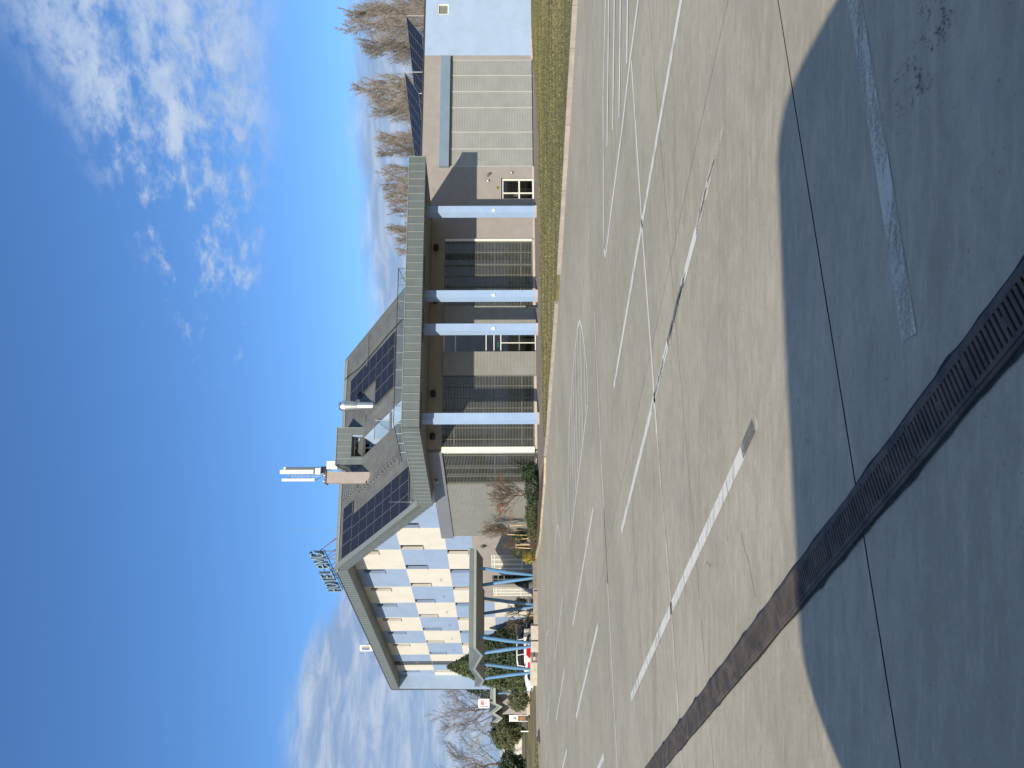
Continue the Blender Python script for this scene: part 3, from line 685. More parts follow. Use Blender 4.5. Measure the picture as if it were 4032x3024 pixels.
# standing seam sheets, one per strip
def sheets(f0, f1, t0, t1, w_):
    n_ = max(1, round(abs(f1(t0) - f0(t0)) / w_))
    for k in range(n_):
        g0_, g1_ = k / n_, (k + 1) / n_
        L = lambda t, g_: f0(t) + (f1(t) - f0(t)) * g_
        mb = MB(); nrm = (Vector((0, 0, 1)) - nA * SLP).normalized()
        mb.prism([RP(L(t0, g0_) + .004, t0), RP(L(t0, g1_) - .004, t0), RP(L(t1, g1_) - .004, t1), RP(L(t1, g0_) + .004, t1)], -nrm * .2)
        mb.prism([RP(L(t0, g1_) - .02, t0, .03), RP(L(t0, g1_) + .0, t0, .03), RP(L(t1, g1_) + .0, t1, .03), RP(L(t1, g1_) - .02, t1, .03)], -nrm * .05)
        hb(mb, 'roof_sheet', 'zinc_roof')
sheets(sl, lc, T0, TD, .62); sheets(rc, re_, T0, TD, .62); sheets(sl, re_, TD + .004, T1, .62)
mb = MB(); mb.prism([RP(sl(T1) - .1, T1 - .25, .05), RP(re_(T1) + .05, T1 - .25, .05), RP(re_(T1) + .05, T1 + .05, .05), RP(sl(T1) - .1, T1 + .05, .05)], (0, 0, .06)); hb(mb, 'ridge_cap', 'zinc_seam')
# raised right edge trim
mb = MB(); mb.prism([RP(re_(T0) - .05, T0, .1), RP(re_(T0) + .12, T0, .1), RP(re_(T1) + .12, T1, .1), RP(re_(T1) - .05, T1, .1)], (0, 0, -.5)); hb(mb, 'verge_trim', 'zinc')
# terrace cut: pale blue cheek wall, floor
mb = MB(); pts = [FA(rc(T0), T0, ZT), FA(rc(15.2), 15.2, ZT), FA(rc(15.2), 15.2, 12.5), FA(rc(TD), TD, min(12.5, zr(TD) - .1)), FA(rc(T0), T0, zr(T0) - .05)]
mb.prism(pts, dA * .2); hb(mb, 'terrace_cheek', 'pale_blue_render')
mb = MB(); mb.prism([FA(lc(T0) - .02, T0, ZT), FA(lc(15.2) - .02, 15.2, ZT), FA(lc(15.2) - .02, 15.2, 12.5), FA(lc(TD) - .02, TD, zr(TD) - .2), FA(lc(T0) - .02, T0, zr(T0) - .1)], dA * -.2); hb(mb, 'terrace_cheek', 'pale_blue_render')
mb = MB(); mb.prism([FA(lc(11.2), 11.2, 9.5), FA(rc(11.2), 11.2, 9.5), FA(rc(15.3), 15.3, 9.5), FA(lc(15.3), 15.3, 9.5)], (0, 0, -.15)); hb(mb, 'terrace_floor', 'zinc_roof')
mb = MB(); mb.prism([FA(lc(11.25), 11.25, 7.1), FA(rc(11.25), 11.25, 7.1), FA(rc(11.4), 11.4, 7.1), FA(lc(11.4), 11.4, 7.1)], (0, 0, 2.24)); hb(mb, 'terrace_parapet', 'pale_blue_render')
# dormer
d0, d1, DZ = .06, 2.66, 13.58
f = MB().build('dormer', 'zinc', hotel)
mb = MB(); mb.box(FA, d0, .62, TD, T1 - .3, 11.6, DZ); mb.build('dormer_wall', 'zinc', f)
mb = MB(); mb.box(FA, 2.12, d1, TD, T1 - .3, 11.6, DZ); mb.build('dormer_wall', 'zinc', f)
for k in range(6):
    a0, a1 = d0 + (d1 - d0) * k / 6, d0 + (d1 - d0) * (k + 1) / 6
    zb_ = 12.56 if (k in (2, 3)) else (11.75 if k in (0, 5) else 12.56)
    mb = cassette(FA, a0, a1, TD - .03, TD - .004, zb_, DZ); seam_box(mb, FA, a1 - .017, TD - .045, TD - .03, zb_, DZ); seam_flush(mb.build('dormer_panel', 'zinc', f))
mb = MB(); mb.box(FA, .62, 2.12, TD, T1 - .3, 12.56, DZ - .004); mb.build('dormer_lintel', 'zinc', f)
mb = MB(); mb.box(FA, d0 - .06, d1 + .06, TD - .08, T1 - .2, DZ, DZ + .06); mb.build('dormer_roof', 'zinc_seam', f)
mb = MB(); mb.box(FA, 2.05, 2.116, TD + .02, 15.3, 9.5, 12.56); mb.build('dormer_reveal', 'pale_blue_render', f)
dw = MB(); TR = 15.15
for x in (.66, 1.35, 2.03): dw.box(FA, x - .04, x + .04, TR, TR + .08, 9.52, 12.54)
for z_ in (9.57, 11.85, 12.5): dw.box(FA, .7, 2.0, TR + .005, TR + .075, z_ - .04, z_ + .04)
dwo = dw.build('terrace_door', 'white_frame', f)
MB().face(FA(.66, TR + .04, 9.52), FA(2.03, TR + .04, 9.52), FA(2.03, TR + .04, 12.5), FA(.66, TR + .04, 12.5)).build('pane', 'glass_dark', dwo, fix=False)
mb = MB(); mb.box(FA, .6, 2.12, TR + .6, TR + .7, 10.4, 12.5); mb.build('room_wall', 'interior', f)
# small terrace balustrade
rl = MB().build('terrace_railing', 'galv', hotel)
mb = MB(); ta = 12.2
mb.tube(FA(lc(ta) + .05, ta, 10.62), FA(rc(ta) - .05, ta, 10.62), .025); mb.tube(FA(lc(ta) + .05, ta, 9.5), FA(lc(ta) + .05, ta, 10.62), .02); mb.tube(FA(rc(ta) - .05, ta, 9.5), FA(rc(ta) - .05, ta, 10.62), .02)
mb.build('rail', 'galv', rl)
MB().face(FA(lc(ta) + .08, ta, 9.6), FA(rc(ta) - .08, ta, 9.6), FA(rc(ta) - .08, ta, 10.57), FA(lc(ta) + .08, ta, 10.57)).build('pane', 'rail_glass', rl, fix=False)
# glass balustrade on the canopy deck
gr = MB().build('glass_balustrade', 'galv', hotel)
RT, RZ = 2.6, 7.92
mb = MB(); sA0, sA1 = .70, 9.75
mb.tube(FA(sA0, RT, RZ), FA(sA1, RT, RZ), .025); mb.tube(FA(sA0, RT, RZ), FA(sA0, RT, RZ) + dB * 4.1, .025)
mb.tube(FA(sA1, RT, RZ), FA(sA1 - 1.5, RT, 7.2), .018); mb.build('handrail', 'dark_grey', gr)
for k in range(10):
    x = sA0 + (sA1 - sA0) * k / 9
    mb = MB(); mb.box(FA, x - .03, x + .03, RT - .015, RT + .015, 7.10, RZ); mb.build('baluster', 'galv', gr)
    if k < 9: MB().face(FA(x + .05, RT, 7.15), FA(x + 1.0, RT, 7.15), FA(x + 1.0, RT, RZ - .06), FA(x + .05, RT, RZ - .06)).build('pane', 'rail_glass', gr, fix=False)
q0_ = FA(sA0, RT, 0)
for k in range(4):
    p_, q_ = q0_ + dB * (k * 1.02), q0_ + dB * (k * 1.02 + .95)
    MB().tube(p_ + Vector((0, 0, 7.1)), p_ + Vector((0, 0, RZ)), .02).build('baluster', 'galv', gr)
    MB().face(p_ + dB * .05 + Vector((0, 0, 7.15)), q_ + Vector((0, 0, 7.15)), q_ + Vector((0, 0, RZ - .06)), p_ + dB * .05 + Vector((0, 0, RZ - .06))).build('pane', 'rail_glass', gr, fix=False)
# roof steps
st = MB()
for (s0_, t0_, s1_, t1_, n_) in ((-2.15, 16.45, -1.42, 14.62, 7), (-1.78, 14.35, .05, 9.75, 15)):
    for k in range(n_):
        u = k / (n_ - 1); s_, t_ = s0_ + (s1_ - s0_) * u, t0_ + (t1_ - t0_) * u
        p_ = RP(s_, t_, 0); st = MB()
        st.hexa([p_ + dA * a_ + nA * b_ + Vector((0, 0, c_)) for a_, b_, c_ in ((-.17, -.02, .20), (.17, -.02, .20), (.17, .02, .20), (-.17, .02, .20), (-.17, -.02, .235), (.17, -.02, .235), (.17, .02, .235), (-.17, .02, .235))])
        for a_ in (-.16, .16): st.hexa([p_ + dA * (a_ + x_) + nA * y_ + Vector((0, 0, z_)) for x_, y_, z_ in ((-.012, -.02, -.05), (.012, -.02, -.05), (.012, .02, -.05), (-.012, .02, -.05), (-.012, -.02, .21), (.012, -.02, .21), (.012, .02, .21), (-.012, .02, .21))])
        st.hexa([p_ + dA * a_ + nA * b_ + Vector((0, 0, c_)) for a_, b_, c_ in ((-.17, -.16, .20), (.17, -.16, .20), (.17, -.024, .20), (-.17, -.024, .20), (-.17, -.16, .225), (.17, -.16, .225), (.17, -.024, .225), (-.17, -.024, .225))])
        hb(st, 'roof_step', 'galv')
# snow guards
for t_, rng in ((14.0, ((-1.2, -.3), (2.9, 3.5), (7.0, 9.3))), (9.9, ((-.6, -.1), (.5, 2.0), (4.2, 4.6)))):
    for a_, b_ in rng:
        mb = MB(); mb.tube(RP(a_, t_, .12), RP(b_, t_, .12), .018, n=5); mb.tube(RP(a_, t_ + .1, .12), RP(b_, t_ + .1, .12), .018, n=5)
        k = a_
        while k < b_: mb.tube(RP(k, t_ + .05, 0), RP(k, t_ + .05, .14), .014, n=4); k += .45
        hb(mb, 'snow_guard', 'galv')
# photovoltaic modules on the slope
def module(p4, name='solar_panel', parent=hotel, frame='dark_grey'):
    (a, b, c, d) = [Vector(x) for x in p4]; n = (b - a).cross(d - a).normalized()
    if n.z < 0: n = -n
    me = MB(); me.prism([a, b, c, d], -n * .04); o = me.build(name, 'galv', parent)
    ins = lambda u, v: a + (b - a) * u + (d - a) * v + n * .003
    me2 = bpy.data.meshes.new('cell_glass'); base = Vector(o['_o'])
    me2.from_pydata([tuple(ins(u, v) - base) for u, v in ((.02, .015), (.98, .015), (.98, .985), (.02, .985))], [], [(0, 1, 2, 3)])
    uv = me2.uv_layers.new(); 
    for li, c_ in enumerate(((0, 0), (1, 0), (1, 1), (0, 1))): uv.data[li].uv = c_
    me2.materials.append(MATS['pv_glass']); oo = bpy.data.objects.new('cell_glass', me2); col.objects.link(oo); oo.parent = o; oo['_o'] = tuple(base)
    return o
def pv_grid(s0f, s1f, t0, t1, nc, nr, skip=None):
    for r_ in range(nr):
        ta, tb = t0 + (t1 - t0) * r_ / nr + .008, t0 + (t1 - t0) * (r_ + 1) / nr - .008
        for c_ in range(nc):
            if skip and skip(r_, c_): continue
            L = lambda t, u: s0f(t) + (s1f(t) - s0f(t)) * u
            u0, u1 = c_ / nc + .004, (c_ + 1) / nc - .004
            module([RP(L(ta, u0), ta, .12), RP(L(ta, u1), ta, .12), RP(L(tb, u1), tb, .12), RP(L(tb, u0), tb, .12)])
# left array: between verge and roof steps, with a notch at the upper right
pv_grid(lambda t: sl(t) + .35, lambda t: sl(t) + .35 + 2.6, 8.75, 15.1, 3, 7)
pv_grid(lambda t: sl(t) + .45, lambda t: sl(t) + 3.95, 15.12, 16.3, 4, 1)
# right array in two blocks
pv_grid(lambda t: 5.72 + (12.87 - t) * .40, lambda t: 7.74 + (12.87 - t) * .40, 12.87, 16.1, 2, 4)
pv_grid(lambda t: 3.83 + (12.85 - t) * .40, lambda t: 7.74 + (12.85 - t) * .40, 10.72, 12.85, 4, 3)
# black cable down the right slope
mb = MB(); cp_ = [RP(6.75, 17.0, .1), RP(6.95, 16.4, .08), RP(7.15, 15.2, .05), RP(7.75, 13.6, .05), RP(8.6, 11.6, .05), RP(9.1, 10.2, .05), RP(9.9, 8.4, .05)]
for a_, b_ in zip(cp_[:-1], cp_[1:]): mb.tube(a_, b_, .035, n=6)
hb(mb, 'roof_cable', 'black')

# ------------------------------------------------------------------ rake, side fascia, soffit
EO = -1.28
def FE(b, o, z): return FB(b, EO + o, z)
b0r, b1r = 4.36, 14.05
N = 26
for k in range(N):
    ba, bb = b0r + (b1r - b0r) * k / N, b0r + (b1r - b0r) * (k + 1) / N
    za, zb_ = 7.11 + (13.79 - 7.11) * k / N, 7.11 + (13.79 - 7.11) * (k + 1) / N
    mb = MB(); g_ = .005
    mb.hexa([FE(ba + g_, -.03, za - .87), FE(bb - g_, -.03, zb_ - .83), FE(bb - g_, .02, zb_ - .83), FE(ba + g_, .02, za - .87), FE(ba + g_, -.03, za + .1), FE(bb - g_, -.03, zb_ + .1), FE(bb - g_, .02, zb_ + .1), FE(ba + g_, .02, za + .1)])
    mb.hexa([FE(bb - .03, -.05, zb_ - .83), FE(bb, -.05, zb_ - .81), FE(bb, -.03, zb_ - .81), FE(bb - .03, -.03, zb_ - .83), FE(bb - .03, -.05, zb_ + .08), FE(bb, -.05, zb_ + .1), FE(bb, -.03, zb_ + .1), FE(bb - .03, -.03, zb_ + .08)])
    hb(mb, 'verge_panel', 'zinc')
mb = MB(); mb.prism([FE(b0r - .1, -.06, 7.15), FE(b1r, -.06, 13.87), FE(b1r, .30, 13.87), FE(b0r - .1, .30, 7.15)], (0, 0, .05)); hb(mb, 'verge_cap', 'zinc_seam')
mb = MB(); mb.prism([FE(b0r, .02, 6.26), FE(b1r, .02, 12.93), FB(b1r, .02, 12.93), FB(b0r, .02, 6.26)], (0, 0, .1)); hb(mb, 'verge_soffit', 'soffit')
N = 70; L0, L1 = 14.06, 45.4
for k in range(N):
    a0, a1 = L0 + (L1 - L0) * k / N, L0 + (L1 - L0) * (k + 1) / N
    mb = cassette(FE, a0, a1, -.03, .02, 12.98, 13.79); seam_box(mb, FE, a1 - .02, -.055, -.03, 12.985, 13.785); seam_flush(hb(mb, 'eaves_panel', 'zinc'))
mb = MB(); mb.box(FE, L0, L1 + .05, -.07, .2, 13.79, 13.84); hb(mb, 'coping', 'dark_grey')
mb = MB(); mb.box(FE, L0, L1, .02, 1.4, 12.985, 13.1); hb(mb, 'eaves_soffit', 'soffit')
mb = MB(); mb.box(FB, 14, 45.2, -.6, 12, 13.12, 13.7); hb(mb, 'flat_roof', 'zinc_roof')
# end wing wall and end face
mb = MB(); mb.hexa([FB(45.2, EO - .1, -.4), FB(45.55, EO - .1, -.4), FB(45.55, .3, -.4), FB(45.2, .3, -.4), FB(45.2, EO + .02, 12.98), FB(45.45, EO + .02, 12.98), FB(45.45, .3, 12.98), FB(45.2, .3, 12.98)]); hb(mb, 'wing_wall', 'pale_blue_render')
mb = MB(); mb.box(FB, 45.56, 45.62, EO - .1, 12, -.4, 13.79); hb(mb, 'end_trim', 'zinc')

# ------------------------------------------------------------------ checkered facade
def clip_poly(poly):       # keep what lies under the verge
    f = lambda b, z: 4.30 + .689 * b - z if b < 13.8 else 13.0 - z
    out = []
    for (b0, z0), (b1, z1) in zip(poly, poly[1:] + poly[:1]):
        k0, k1 = 4.30 + .689 * b0 - z0, 4.30 + .689 * b1 - z1
        if k0 >= 0: out.append((b0, z0))
        if k0 * k1 < 0: u = k0 / (k0 - k1); out.append((b0 + (b1 - b0) * u, z0 + (z1 - z0) * u))
    return out
DEP = .28
def wall_rect(mb, b0, b1, z0, z1):
    if b1 - b0 < 1e-3 or z1 - z0 < 1e-3: return
    poly = clip_poly([(b0, z0), (b1, z0), (b1, z1), (b0, z1)])
    if len(poly) < 3: return
    mb.prism([FB(b, 0, z) for b, z in poly], nB * DEP)
ROWS = [(9.29, 13.0), (6.05, 9.29), (2.81, 6.05), (-.45, 2.81)]
BND = [3.15 + 3.5 * k for k in range(0, 11)] + [40.3]
def facade_cell(ci, ri, b0, b1, z0, z1, win):
    blue = (ci + ri) % 2 == 0
    m = 'checker_blue' if blue else 'checker_white'
    mb = MB()
    if win:
        w0, w1, y0, y1 = win
        wall_rect(mb, b0, w0, z0, z1); wall_rect(mb, w1, b1, z0, z1); wall_rect(mb, w0, w1, z0, y0); wall_rect(mb, w0, w1, y1, z1)
    else: wall_rect(mb, b0, b1, z0, z1)
    if not mb.f: return
    o = hb(mb, 'facade_cell', m)
    if win:
        w0, w1, y0, y1 = win
        fr_ = MB()
        for a_ in (w0, w1 - .05): fr_.box(FB, a_ + .001, a_ + .049, DEP - .06, DEP - .004, y0, y1)
        fr_.box(FB, w0 + .05, w1 - .05, DEP - .058, DEP - .006, y0, y0 + .06); fr_.box(FB, w0 + .05, w1 - .05, DEP - .058, DEP - .006, y1 - .06, y1)
        f_ = fr_.build('window_frame', 'dark_grey', o)
        MB().face(FB(w0 + .04, DEP - .03, y0 + .05), FB(w1 - .04, DEP - .03, y0 + .05), FB(w1 - .04, DEP - .03, y1 - .05), FB(w0 + .04, DEP - .03, y1 - .05)).build('pane', 'pane_dark', o, fix=False)
        MB().box(FB, w0 - .02, w1 + .03, -.05, DEP - .07, y0 - .035, y0 - .001).build('sill', 'mast_grey', o)
for ri, (z0, z1) in enumerate(ROWS):
    for ci in range(len(BND) - 1):
        b0, b1 = BND[ci], BND[ci + 1]
        if ri == 3 and b1 < 24.2: continue
        zz0 = z0
        if ri == 2 and b1 < 24.2: zz0 = 4.2
        if ri >= 2 and b1 < 10.2: continue
        bb0 = 11.1 if (ri >= 2 and b0 < 11.1) else b0
        win = None
        if ri == 0 and b0 > 10: win = (b0 + .2 if b0 > 18 else b0 + .06, b0 + .92 if b0 > 18 else b0 + .8, 10.93, 12.52)
        if ri == 1 and b1 < 41: win = (b1 - .76, b1 - .02, 7.69, 9.27)
        if ri == 2 and b0 > 13: win = (b0 + .06, b0 + .80, 4.55, 6.03)
        if ci == len(BND) - 2: win = None
        if win and 4.30 + .689 * win[0] < win[3] + .1: win = None
        facade_cell(ci, ri, bb0, b1, zz0, z1, win)
    # last bays past the stair window
    facade_cell(11, ri, 41.65, 43.4, z0, z1, None)
    facade_cell(12, ri, 43.4, 45.2, z0, z1, (43.5, 44.1, z0 + 1.6, z0 + 3.2) if ri < 3 else None)
# stair window
swf = MB()
for a_ in (40.32, 40.95, 41.58): swf.box(FB, a_ - .04, a_ + .04, .02, .1, 2.81, 12.95)
for z_ in (2.85, 4.4, 6.0, 7.5, 9.25, 10.75, 12.35): swf.box(FB, 40.36, 41.6, .025, .095, z_ - .06, z_ + .06)
sw = hb(swf, 'stair_window', 'grey_frame')
MB().face(FB(40.32, .06, 2.81), FB(41.6, .06, 2.81), FB(41.6, .06, 12.95), FB(40.32, .06, 12.95)).build('pane', 'glass_dark', sw, fix=False)
mb = MB(); mb.box(FB, 40.3, 41.65, .03, .3, -.45, 2.81); hb(mb, 'wall_below_stair', 'checker_white')
mb = MB(); mb.box(FB, 14, 45.2, DEP + .5, DEP + .6, -.4, 13); hb(mb, 'inner_wall', 'interior')
# small wall spotlights
for b_ in (19.04, 22.59, 26.13, 29.52, 33.17, 36.55):
    mb = MB(); q = FB(b_, -.14, 6.86); mb.tube(q, q + Vector((-.05, -.04, -.07)), .025, .04, 8); mb.box(FB, b_ - .02, b_ + .02, -.13, 0.0, 6.86, 6.90); hb(mb, 'facade_spotlight', 'mast_grey')
# grey entrance wall below
EW = .0
mb = MB(); mb.box(FB, 11.1, 14.7, 0, .34, -.45, 4.2); mb.box(FB, 17.35, 18.45, 0, .34, -.45, 4.2); mb.box(FB, 20.4, 20.9, 0, .34, -.45, 4.2); mb.box(FB, 22.8, 24.15, 0, .34, -.45, 4.2)
mb.box(FB, 14.7, 17.35, 0, .34, 2.95, 4.2); mb.box(FB, 18.45, 20.4, 0, .34, 2.9, 4.2); mb.box(FB, 20.9, 22.8, 0, .34, 2.9, 4.2); hb(mb, 'entrance_wall', 'beige_render')
def lattice(b0, b1, z0, z1):
    mb = MB(); 
    for a_ in (b0, (2 * b0 + b1) / 3, (b0 + 2 * b1) / 3, b1): mb.box(FB, a_ - .05, a_ + .05, .02, .1, z0, z1)
    for z_ in (z0 + .04, z0 + (z1 - z0) * .3, z1 - .25, z1 - .04): mb.box(FB, b0 + .05, b1 - .05, .025, .095, z_ - .04, z_ + .04)
    o = hb(mb, 'lattice_screen', 'white_frame')
    g_ = MB(); n_ = int((b1 - b0) / .22)
    k = -int((z1 - z0) / .22)
    while k < n_:
        for sgn in (1, -1):
            pts = []
            a0_, a1_ = (k * .22, k * .22 + (z1 - z0)) if sgn > 0 else (k * .22 + (z1 - z0), k * .22)
            u0, u1 = 0.0, 1.0; dx_ = a1_ - a0_
            lo, hi = sorted(((0 - a0_) / dx_, (b1 - b0 - a0_) / dx_)); u0, u1 = max(0, lo), min(1, hi)
            if u1 - u0 > .03: g_.tube(FB(b0 + a0_ + dx_ * u0, .06, z0 + (z1 - z0) * u0), FB(b0 + a0_ + dx_ * u1, .06, z0 + (z1 - z0) * u1), .014, n=4, caps=False)
        k += 1
    g_.build('lattice_bars', 'white_frame', o, kind='stuff', fix=False)
    mb = MB(); mb.box(FB, b0, b1, .22, .26, z0, z1); mb.build('backing', 'cladding', o)
lattice(14.76, 17.3, -.3, 2.93); lattice(20.92, 22.78, -.3, 2.88)
mb = MB()
for a_ in (18.48, 19.42, 20.37): mb.box(FB, a_ - .04, a_ + .04, .05, .13, -.35, 2.9)
for z_ in (-.3, 2.0, 2.45, 2.85): mb.box(FB, 18.5, 20.35, .055, .125, z_ - .04, z_ + .04)
o = hb(mb, 'hotel_door', 'grey_frame'); MB().face(FB(18.48, .09, -.3), FB(20.37, .09, -.3), FB(20.37, .09, 2.85), FB(18.48, .09, 2.85)).build('pane', 'glass_dark', o, fix=False)
# diamond lantern on the grey wall
mb = MB(); q = FB(12.9, -.12, 3.45); mb.lathe(q, [(.01, -.28), (.14, -.02), (.14, .04), (.02, .2)], 4); hb(mb, 'wall_lantern', 'dark_grey')

# ------------------------------------------------------------------ rooftop things
tag(hb(MB().tube(RP(3.98, 13.28, -.3), RP(3.98, 13.28, .1) + Vector((0, 0, .0)), .3, n=12), 'flue_flashing', 'zinc'), '', '') 
_fl = [c for c in hotel.children if c.name.startswith('flue_flashing')][0]; del _fl['label']; del _fl['category']
flue = thing('steel_flue', FA(3.98, 13.28, 11.0), 'shiny stainless steel exhaust flue with swollen cowl on the sloped roof', 'chimney')
MB().lathe(FA(3.98, 13.28, 10.9), [(.25, 0), (.25, .35), (.262, .36), (.262, 1.15), (.25, 1.17)], 24).build('pipe', 'steel', flue, smooth=False)
MB().lathe(FA(3.98, 13.28, 12.07), [(.27, 0), (.30, .03), (.34, .35), (.39, .78), (.41, .8), (.36, 1.05), (.24, 1.24), (.18, 1.24), (.18, 1.0)], 24).build('cowl', 'steel', flue)
chim = thing('rendered_chimney', FA(-.95, 13.7, 11.4), 'beige rendered chimney block beside the grey dormer', 'chimney')
MB().box(FA, -1.32, -.58, 13.35, 14.0, 11.0, 13.96).build('stack', 'chimney_render', chim)
MB().box(FA, -1.38, -.52, 13.29, 14.06, 13.964, 14.04).build('cap', 'rust_post', chim)
for s_ in (-1.15, -.75): MB().lathe(FA(s_, 13.7, 14.04), [(.10, 0), (.10, .1), (.13, .1), (.13, .16), (.03, .2)], 12).build('pot', 'galv', chim)
mast = thing('antenna_mast', FA(-.4, 15.66, 13.2), 'lattice telecom mast with tall white panel antennas above the dormer', 'antenna mast')
mc = FA(-.41, 15.66, 0); legs = [Vector((.16, -.09, 0)), Vector((-.16, -.09, 0)), Vector((0, .19, 0))]
mb = MB()
for l_ in legs: mb.tube(mc + l_ + Vector((0, 0, 12.8)), mc + l_ + Vector((0, 0, 17.0)), .022, n=6)
mb.build('leg', 'mast_grey', mast)
mb = MB(); z_ = 13.3
while z_ < 16.9:
    for i in range(3):
        a_, b_ = legs[i], legs[(i + 1) % 3]; mb.tube(mc + a_ + Vector((0, 0, z_)), mc + b_ + Vector((0, 0, z_ + .28)), .011, n=4); mb.tube(mc + b_ + Vector((0, 0, z_)), mc + a_ + Vector((0, 0, z_ + .28)), .011, n=4); mb.tube(mc + a_ + Vector((0, 0, z_)), mc + b_ + Vector((0, 0, z_)), .010, n=4)
    z_ += .45
mb.build('lattice', 'mast_grey', mast)
for ds, dt, z0_, z1_, hw in ((.12, -.25, 15.36, 17.70, .15), (.42, .28, 15.35, 17.62, .11), (-.43, -.1, 15.28, 17.58, .10)):
    mb = MB(); c = mc + dA * ds + nA * dt; pr = [(-hw, -.07), (-hw * .8, -.1), (hw * .8, -.1), (hw, -.07), (hw, .06), (-hw, .06)]
    mb.prism([c + dA * a_ + nA * b_ + Vector((0, 0, z0_)) for a_, b_ in pr], (0, 0, z1_ - z0_)); mb.build('panel_antenna', 'antenna_white', mast)
    mb = MB(); mb.tube(c + nA * .14 + Vector((0, 0, z0_ + .1)), c + nA * .14 + Vector((0, 0, z1_ - .2)), .025, n=6)
    for z_ in (z0_ + .3, z1_ - .5): mb.tube(c + nA * .1 + Vector((0, 0, z_)), mc + Vector((0, 0, z_)), .02, n=5)
    mb.build('mount', 'mast_grey', mast)
mb = MB(); c = mc + dA * .12 + nA * -.28
for z0_, z1_ in ((14.86, 15.02), (15.04, 15.22)):
    MB().box(lambda a, b, z: mc + dA * a + nA * b + Vector((0, 0, z)), -.08, .36, -.38, -.2, z0_, z1_).build('radio_unit', 'antenna_white', mast)
MB().box(lambda a, b, z: mc + dA * a + nA * b + Vector((0, 0, z)), .30, .86, -.30, .2, 13.7, 14.46).build('equipment_cabinet', 'antenna_white', mast)
MB().box(lambda a, b, z: mc + dA * a + nA * b + Vector((0, 0, z)), .05, .5, -.2, .1, 14.5, 14.84).build('bracket_cluster', 'black', mast)
mb = MB()
for a_, b_ in (((.1, -.2, 15.3), (.45, -.25, 14.6)), ((.45, 0, 15.3), (.5, -.1, 14.6)), ((-.43, 0, 15.25), (-.15, -.1, 14.7)), ((.35, -.2, 14.6), (.2, -.32, 14.1))):
    mb.tube(mc + dA * a_[0] + nA * a_[1] + Vector((0, 0, a_[2])), mc + dA * b_[0] + nA * b_[1] + Vector((0, 0, b_[2])), .022, n=5)
mb.build('cable', 'black', mast)
# lightning rods
def rod(p, h, label, r=.011):
    o = MB().tube(p, p + Vector((0, 0, h)), r, r * .6, 5).tube(p + Vector((0, 0, -.1)), p + Vector((0, 0, .05)), .03, n=6).build('lightning_rod', 'mast_grey'); tag(o, label, 'lightning rod', 'lightning rods on the roofs')
rod(FA(-4.2, 17.0, 13.8), 3.1, 'tall thin lightning rod on the ridge between mast and hotel sign', .014)
rod(FA(6.6, 17.0, 13.8), .85, 'short lightning rod on the ridge where the black cable ends')
rod(FA(1.0, 15.5, 13.62), 1.0, 'lightning rod standing on the flat dormer roof'); rod(FA(-2.3, 17.0, 13.8), .75, 'short lightning rod on the ridge beside the rendered chimney')
rod(FA(1.9, 15.5, 13.62), .45, 'stubby lightning rod on the flat dormer roof')
for b_ in (26.3, 33.0, 39.5): rod(FE(b_, .5, 13.75), .95, 'lightning rod rising behind the long hotel eaves')
rod(FA(-3.05, 8.3, 7.6), 1.35, 'pale rod standing at the low corner of the solar array', .016); rod(FA(.5, 6.1, 7.1), 1.0, 'rod on the canopy deck behind the glass balustrade'); rod(FA(9.2, 3.2, 7.1), 1.1, 'thin rod on the canopy deck at the balustrade end')
# hotel letters: real solids
sign = thing('hotel_sign', FB(18, 0, 13.8), 'rooftop letters reading HOTEL EMG on a steel frame', 'sign')
def stroke(mb, b, z, pts, wd):
    pass
LT = {
 'H': [((0, 0), (0, 1)), ((1, 0), (1, 1)), ((0, .5), (1, .5))],
 'T': [((.5, 0), (.5, 1)), ((0, 1), (1, 1))], 'L': [((0, 0), (0, 1)), ((0, 0), (1, 0))],
 'E': [((0, 0), (0, 1)), ((0, 0), (1, 0)), ((0, .5), (.8, .5)), ((0, 1), (1, 1))],
 'M': [((0, 0), (0, 1)), ((1, 0), (1, 1)), ((0, 1), (.5, .25)), ((.5, .25), (1, 1))],
}
def ring(a0, a1, n_): return [((.5 + .5 * math.cos(R(a0 + (a1 - a0) * k / n_)), .5 + .5 * math.sin(R(a0 + (a1 - a0) * k / n_))), (.5 + .5 * math.cos(R(a0 + (a1 - a0) * (k + 1) / n_)), .5 + .5 * math.sin(R(a0 + (a1 - a0) * (k + 1) / n_)))) for k in range(n_)]
LT['O'] = ring(0, 360, 14); LT['G'] = ring(48, 350, 12) + [((1.0, .42), (.55, .42))]
LT['e'] = ring(0, 310, 12) + [((0, .5), (1, .5))]
def letter(ch, bl, wd, z0_, h_):
    mb = MB(); fc = MB(); T_ = .13
    for i, (p, q) in enumerate(LT[ch]):
        P3 = lambda u: FB(bl - u[0] * wd, 0, z0_ + u[1] * h_)
        a_, b_ = P3(p), P3(q); d_ = (b_ - a_).normalized(); n_ = nB.cross(d_).normalized() * T_ / 2; a_ = a_ - d_ * .04; b_ = b_ + d_ * .04
        dep = .09 + .002 * (i % 5)
        mb.hexa([a_ - n_ - nB * dep, b_ - n_ - nB * dep, b_ - n_ + nB * dep, a_ - n_ + nB * dep, a_ + n_ - nB * dep, b_ + n_ - nB * dep, b_ + n_ + nB * dep, a_ + n_ + nB * dep])
        m_ = n_ * .62; d2_ = dep + .012
        fc.hexa([a_ - m_ - nB * d2_, b_ - m_ - nB * d2_, b_ - m_ - nB * (dep + .001), a_ - m_ - nB * (dep + .001), a_ + m_ - nB * d2_, b_ + m_ - nB * d2_, b_ + m_ - nB * (dep + .001), a_ + m_ - nB * (dep + .001)])
    fc.build('letter_face', 'sign_face', mb.build('letter', 'sign_side', sign))
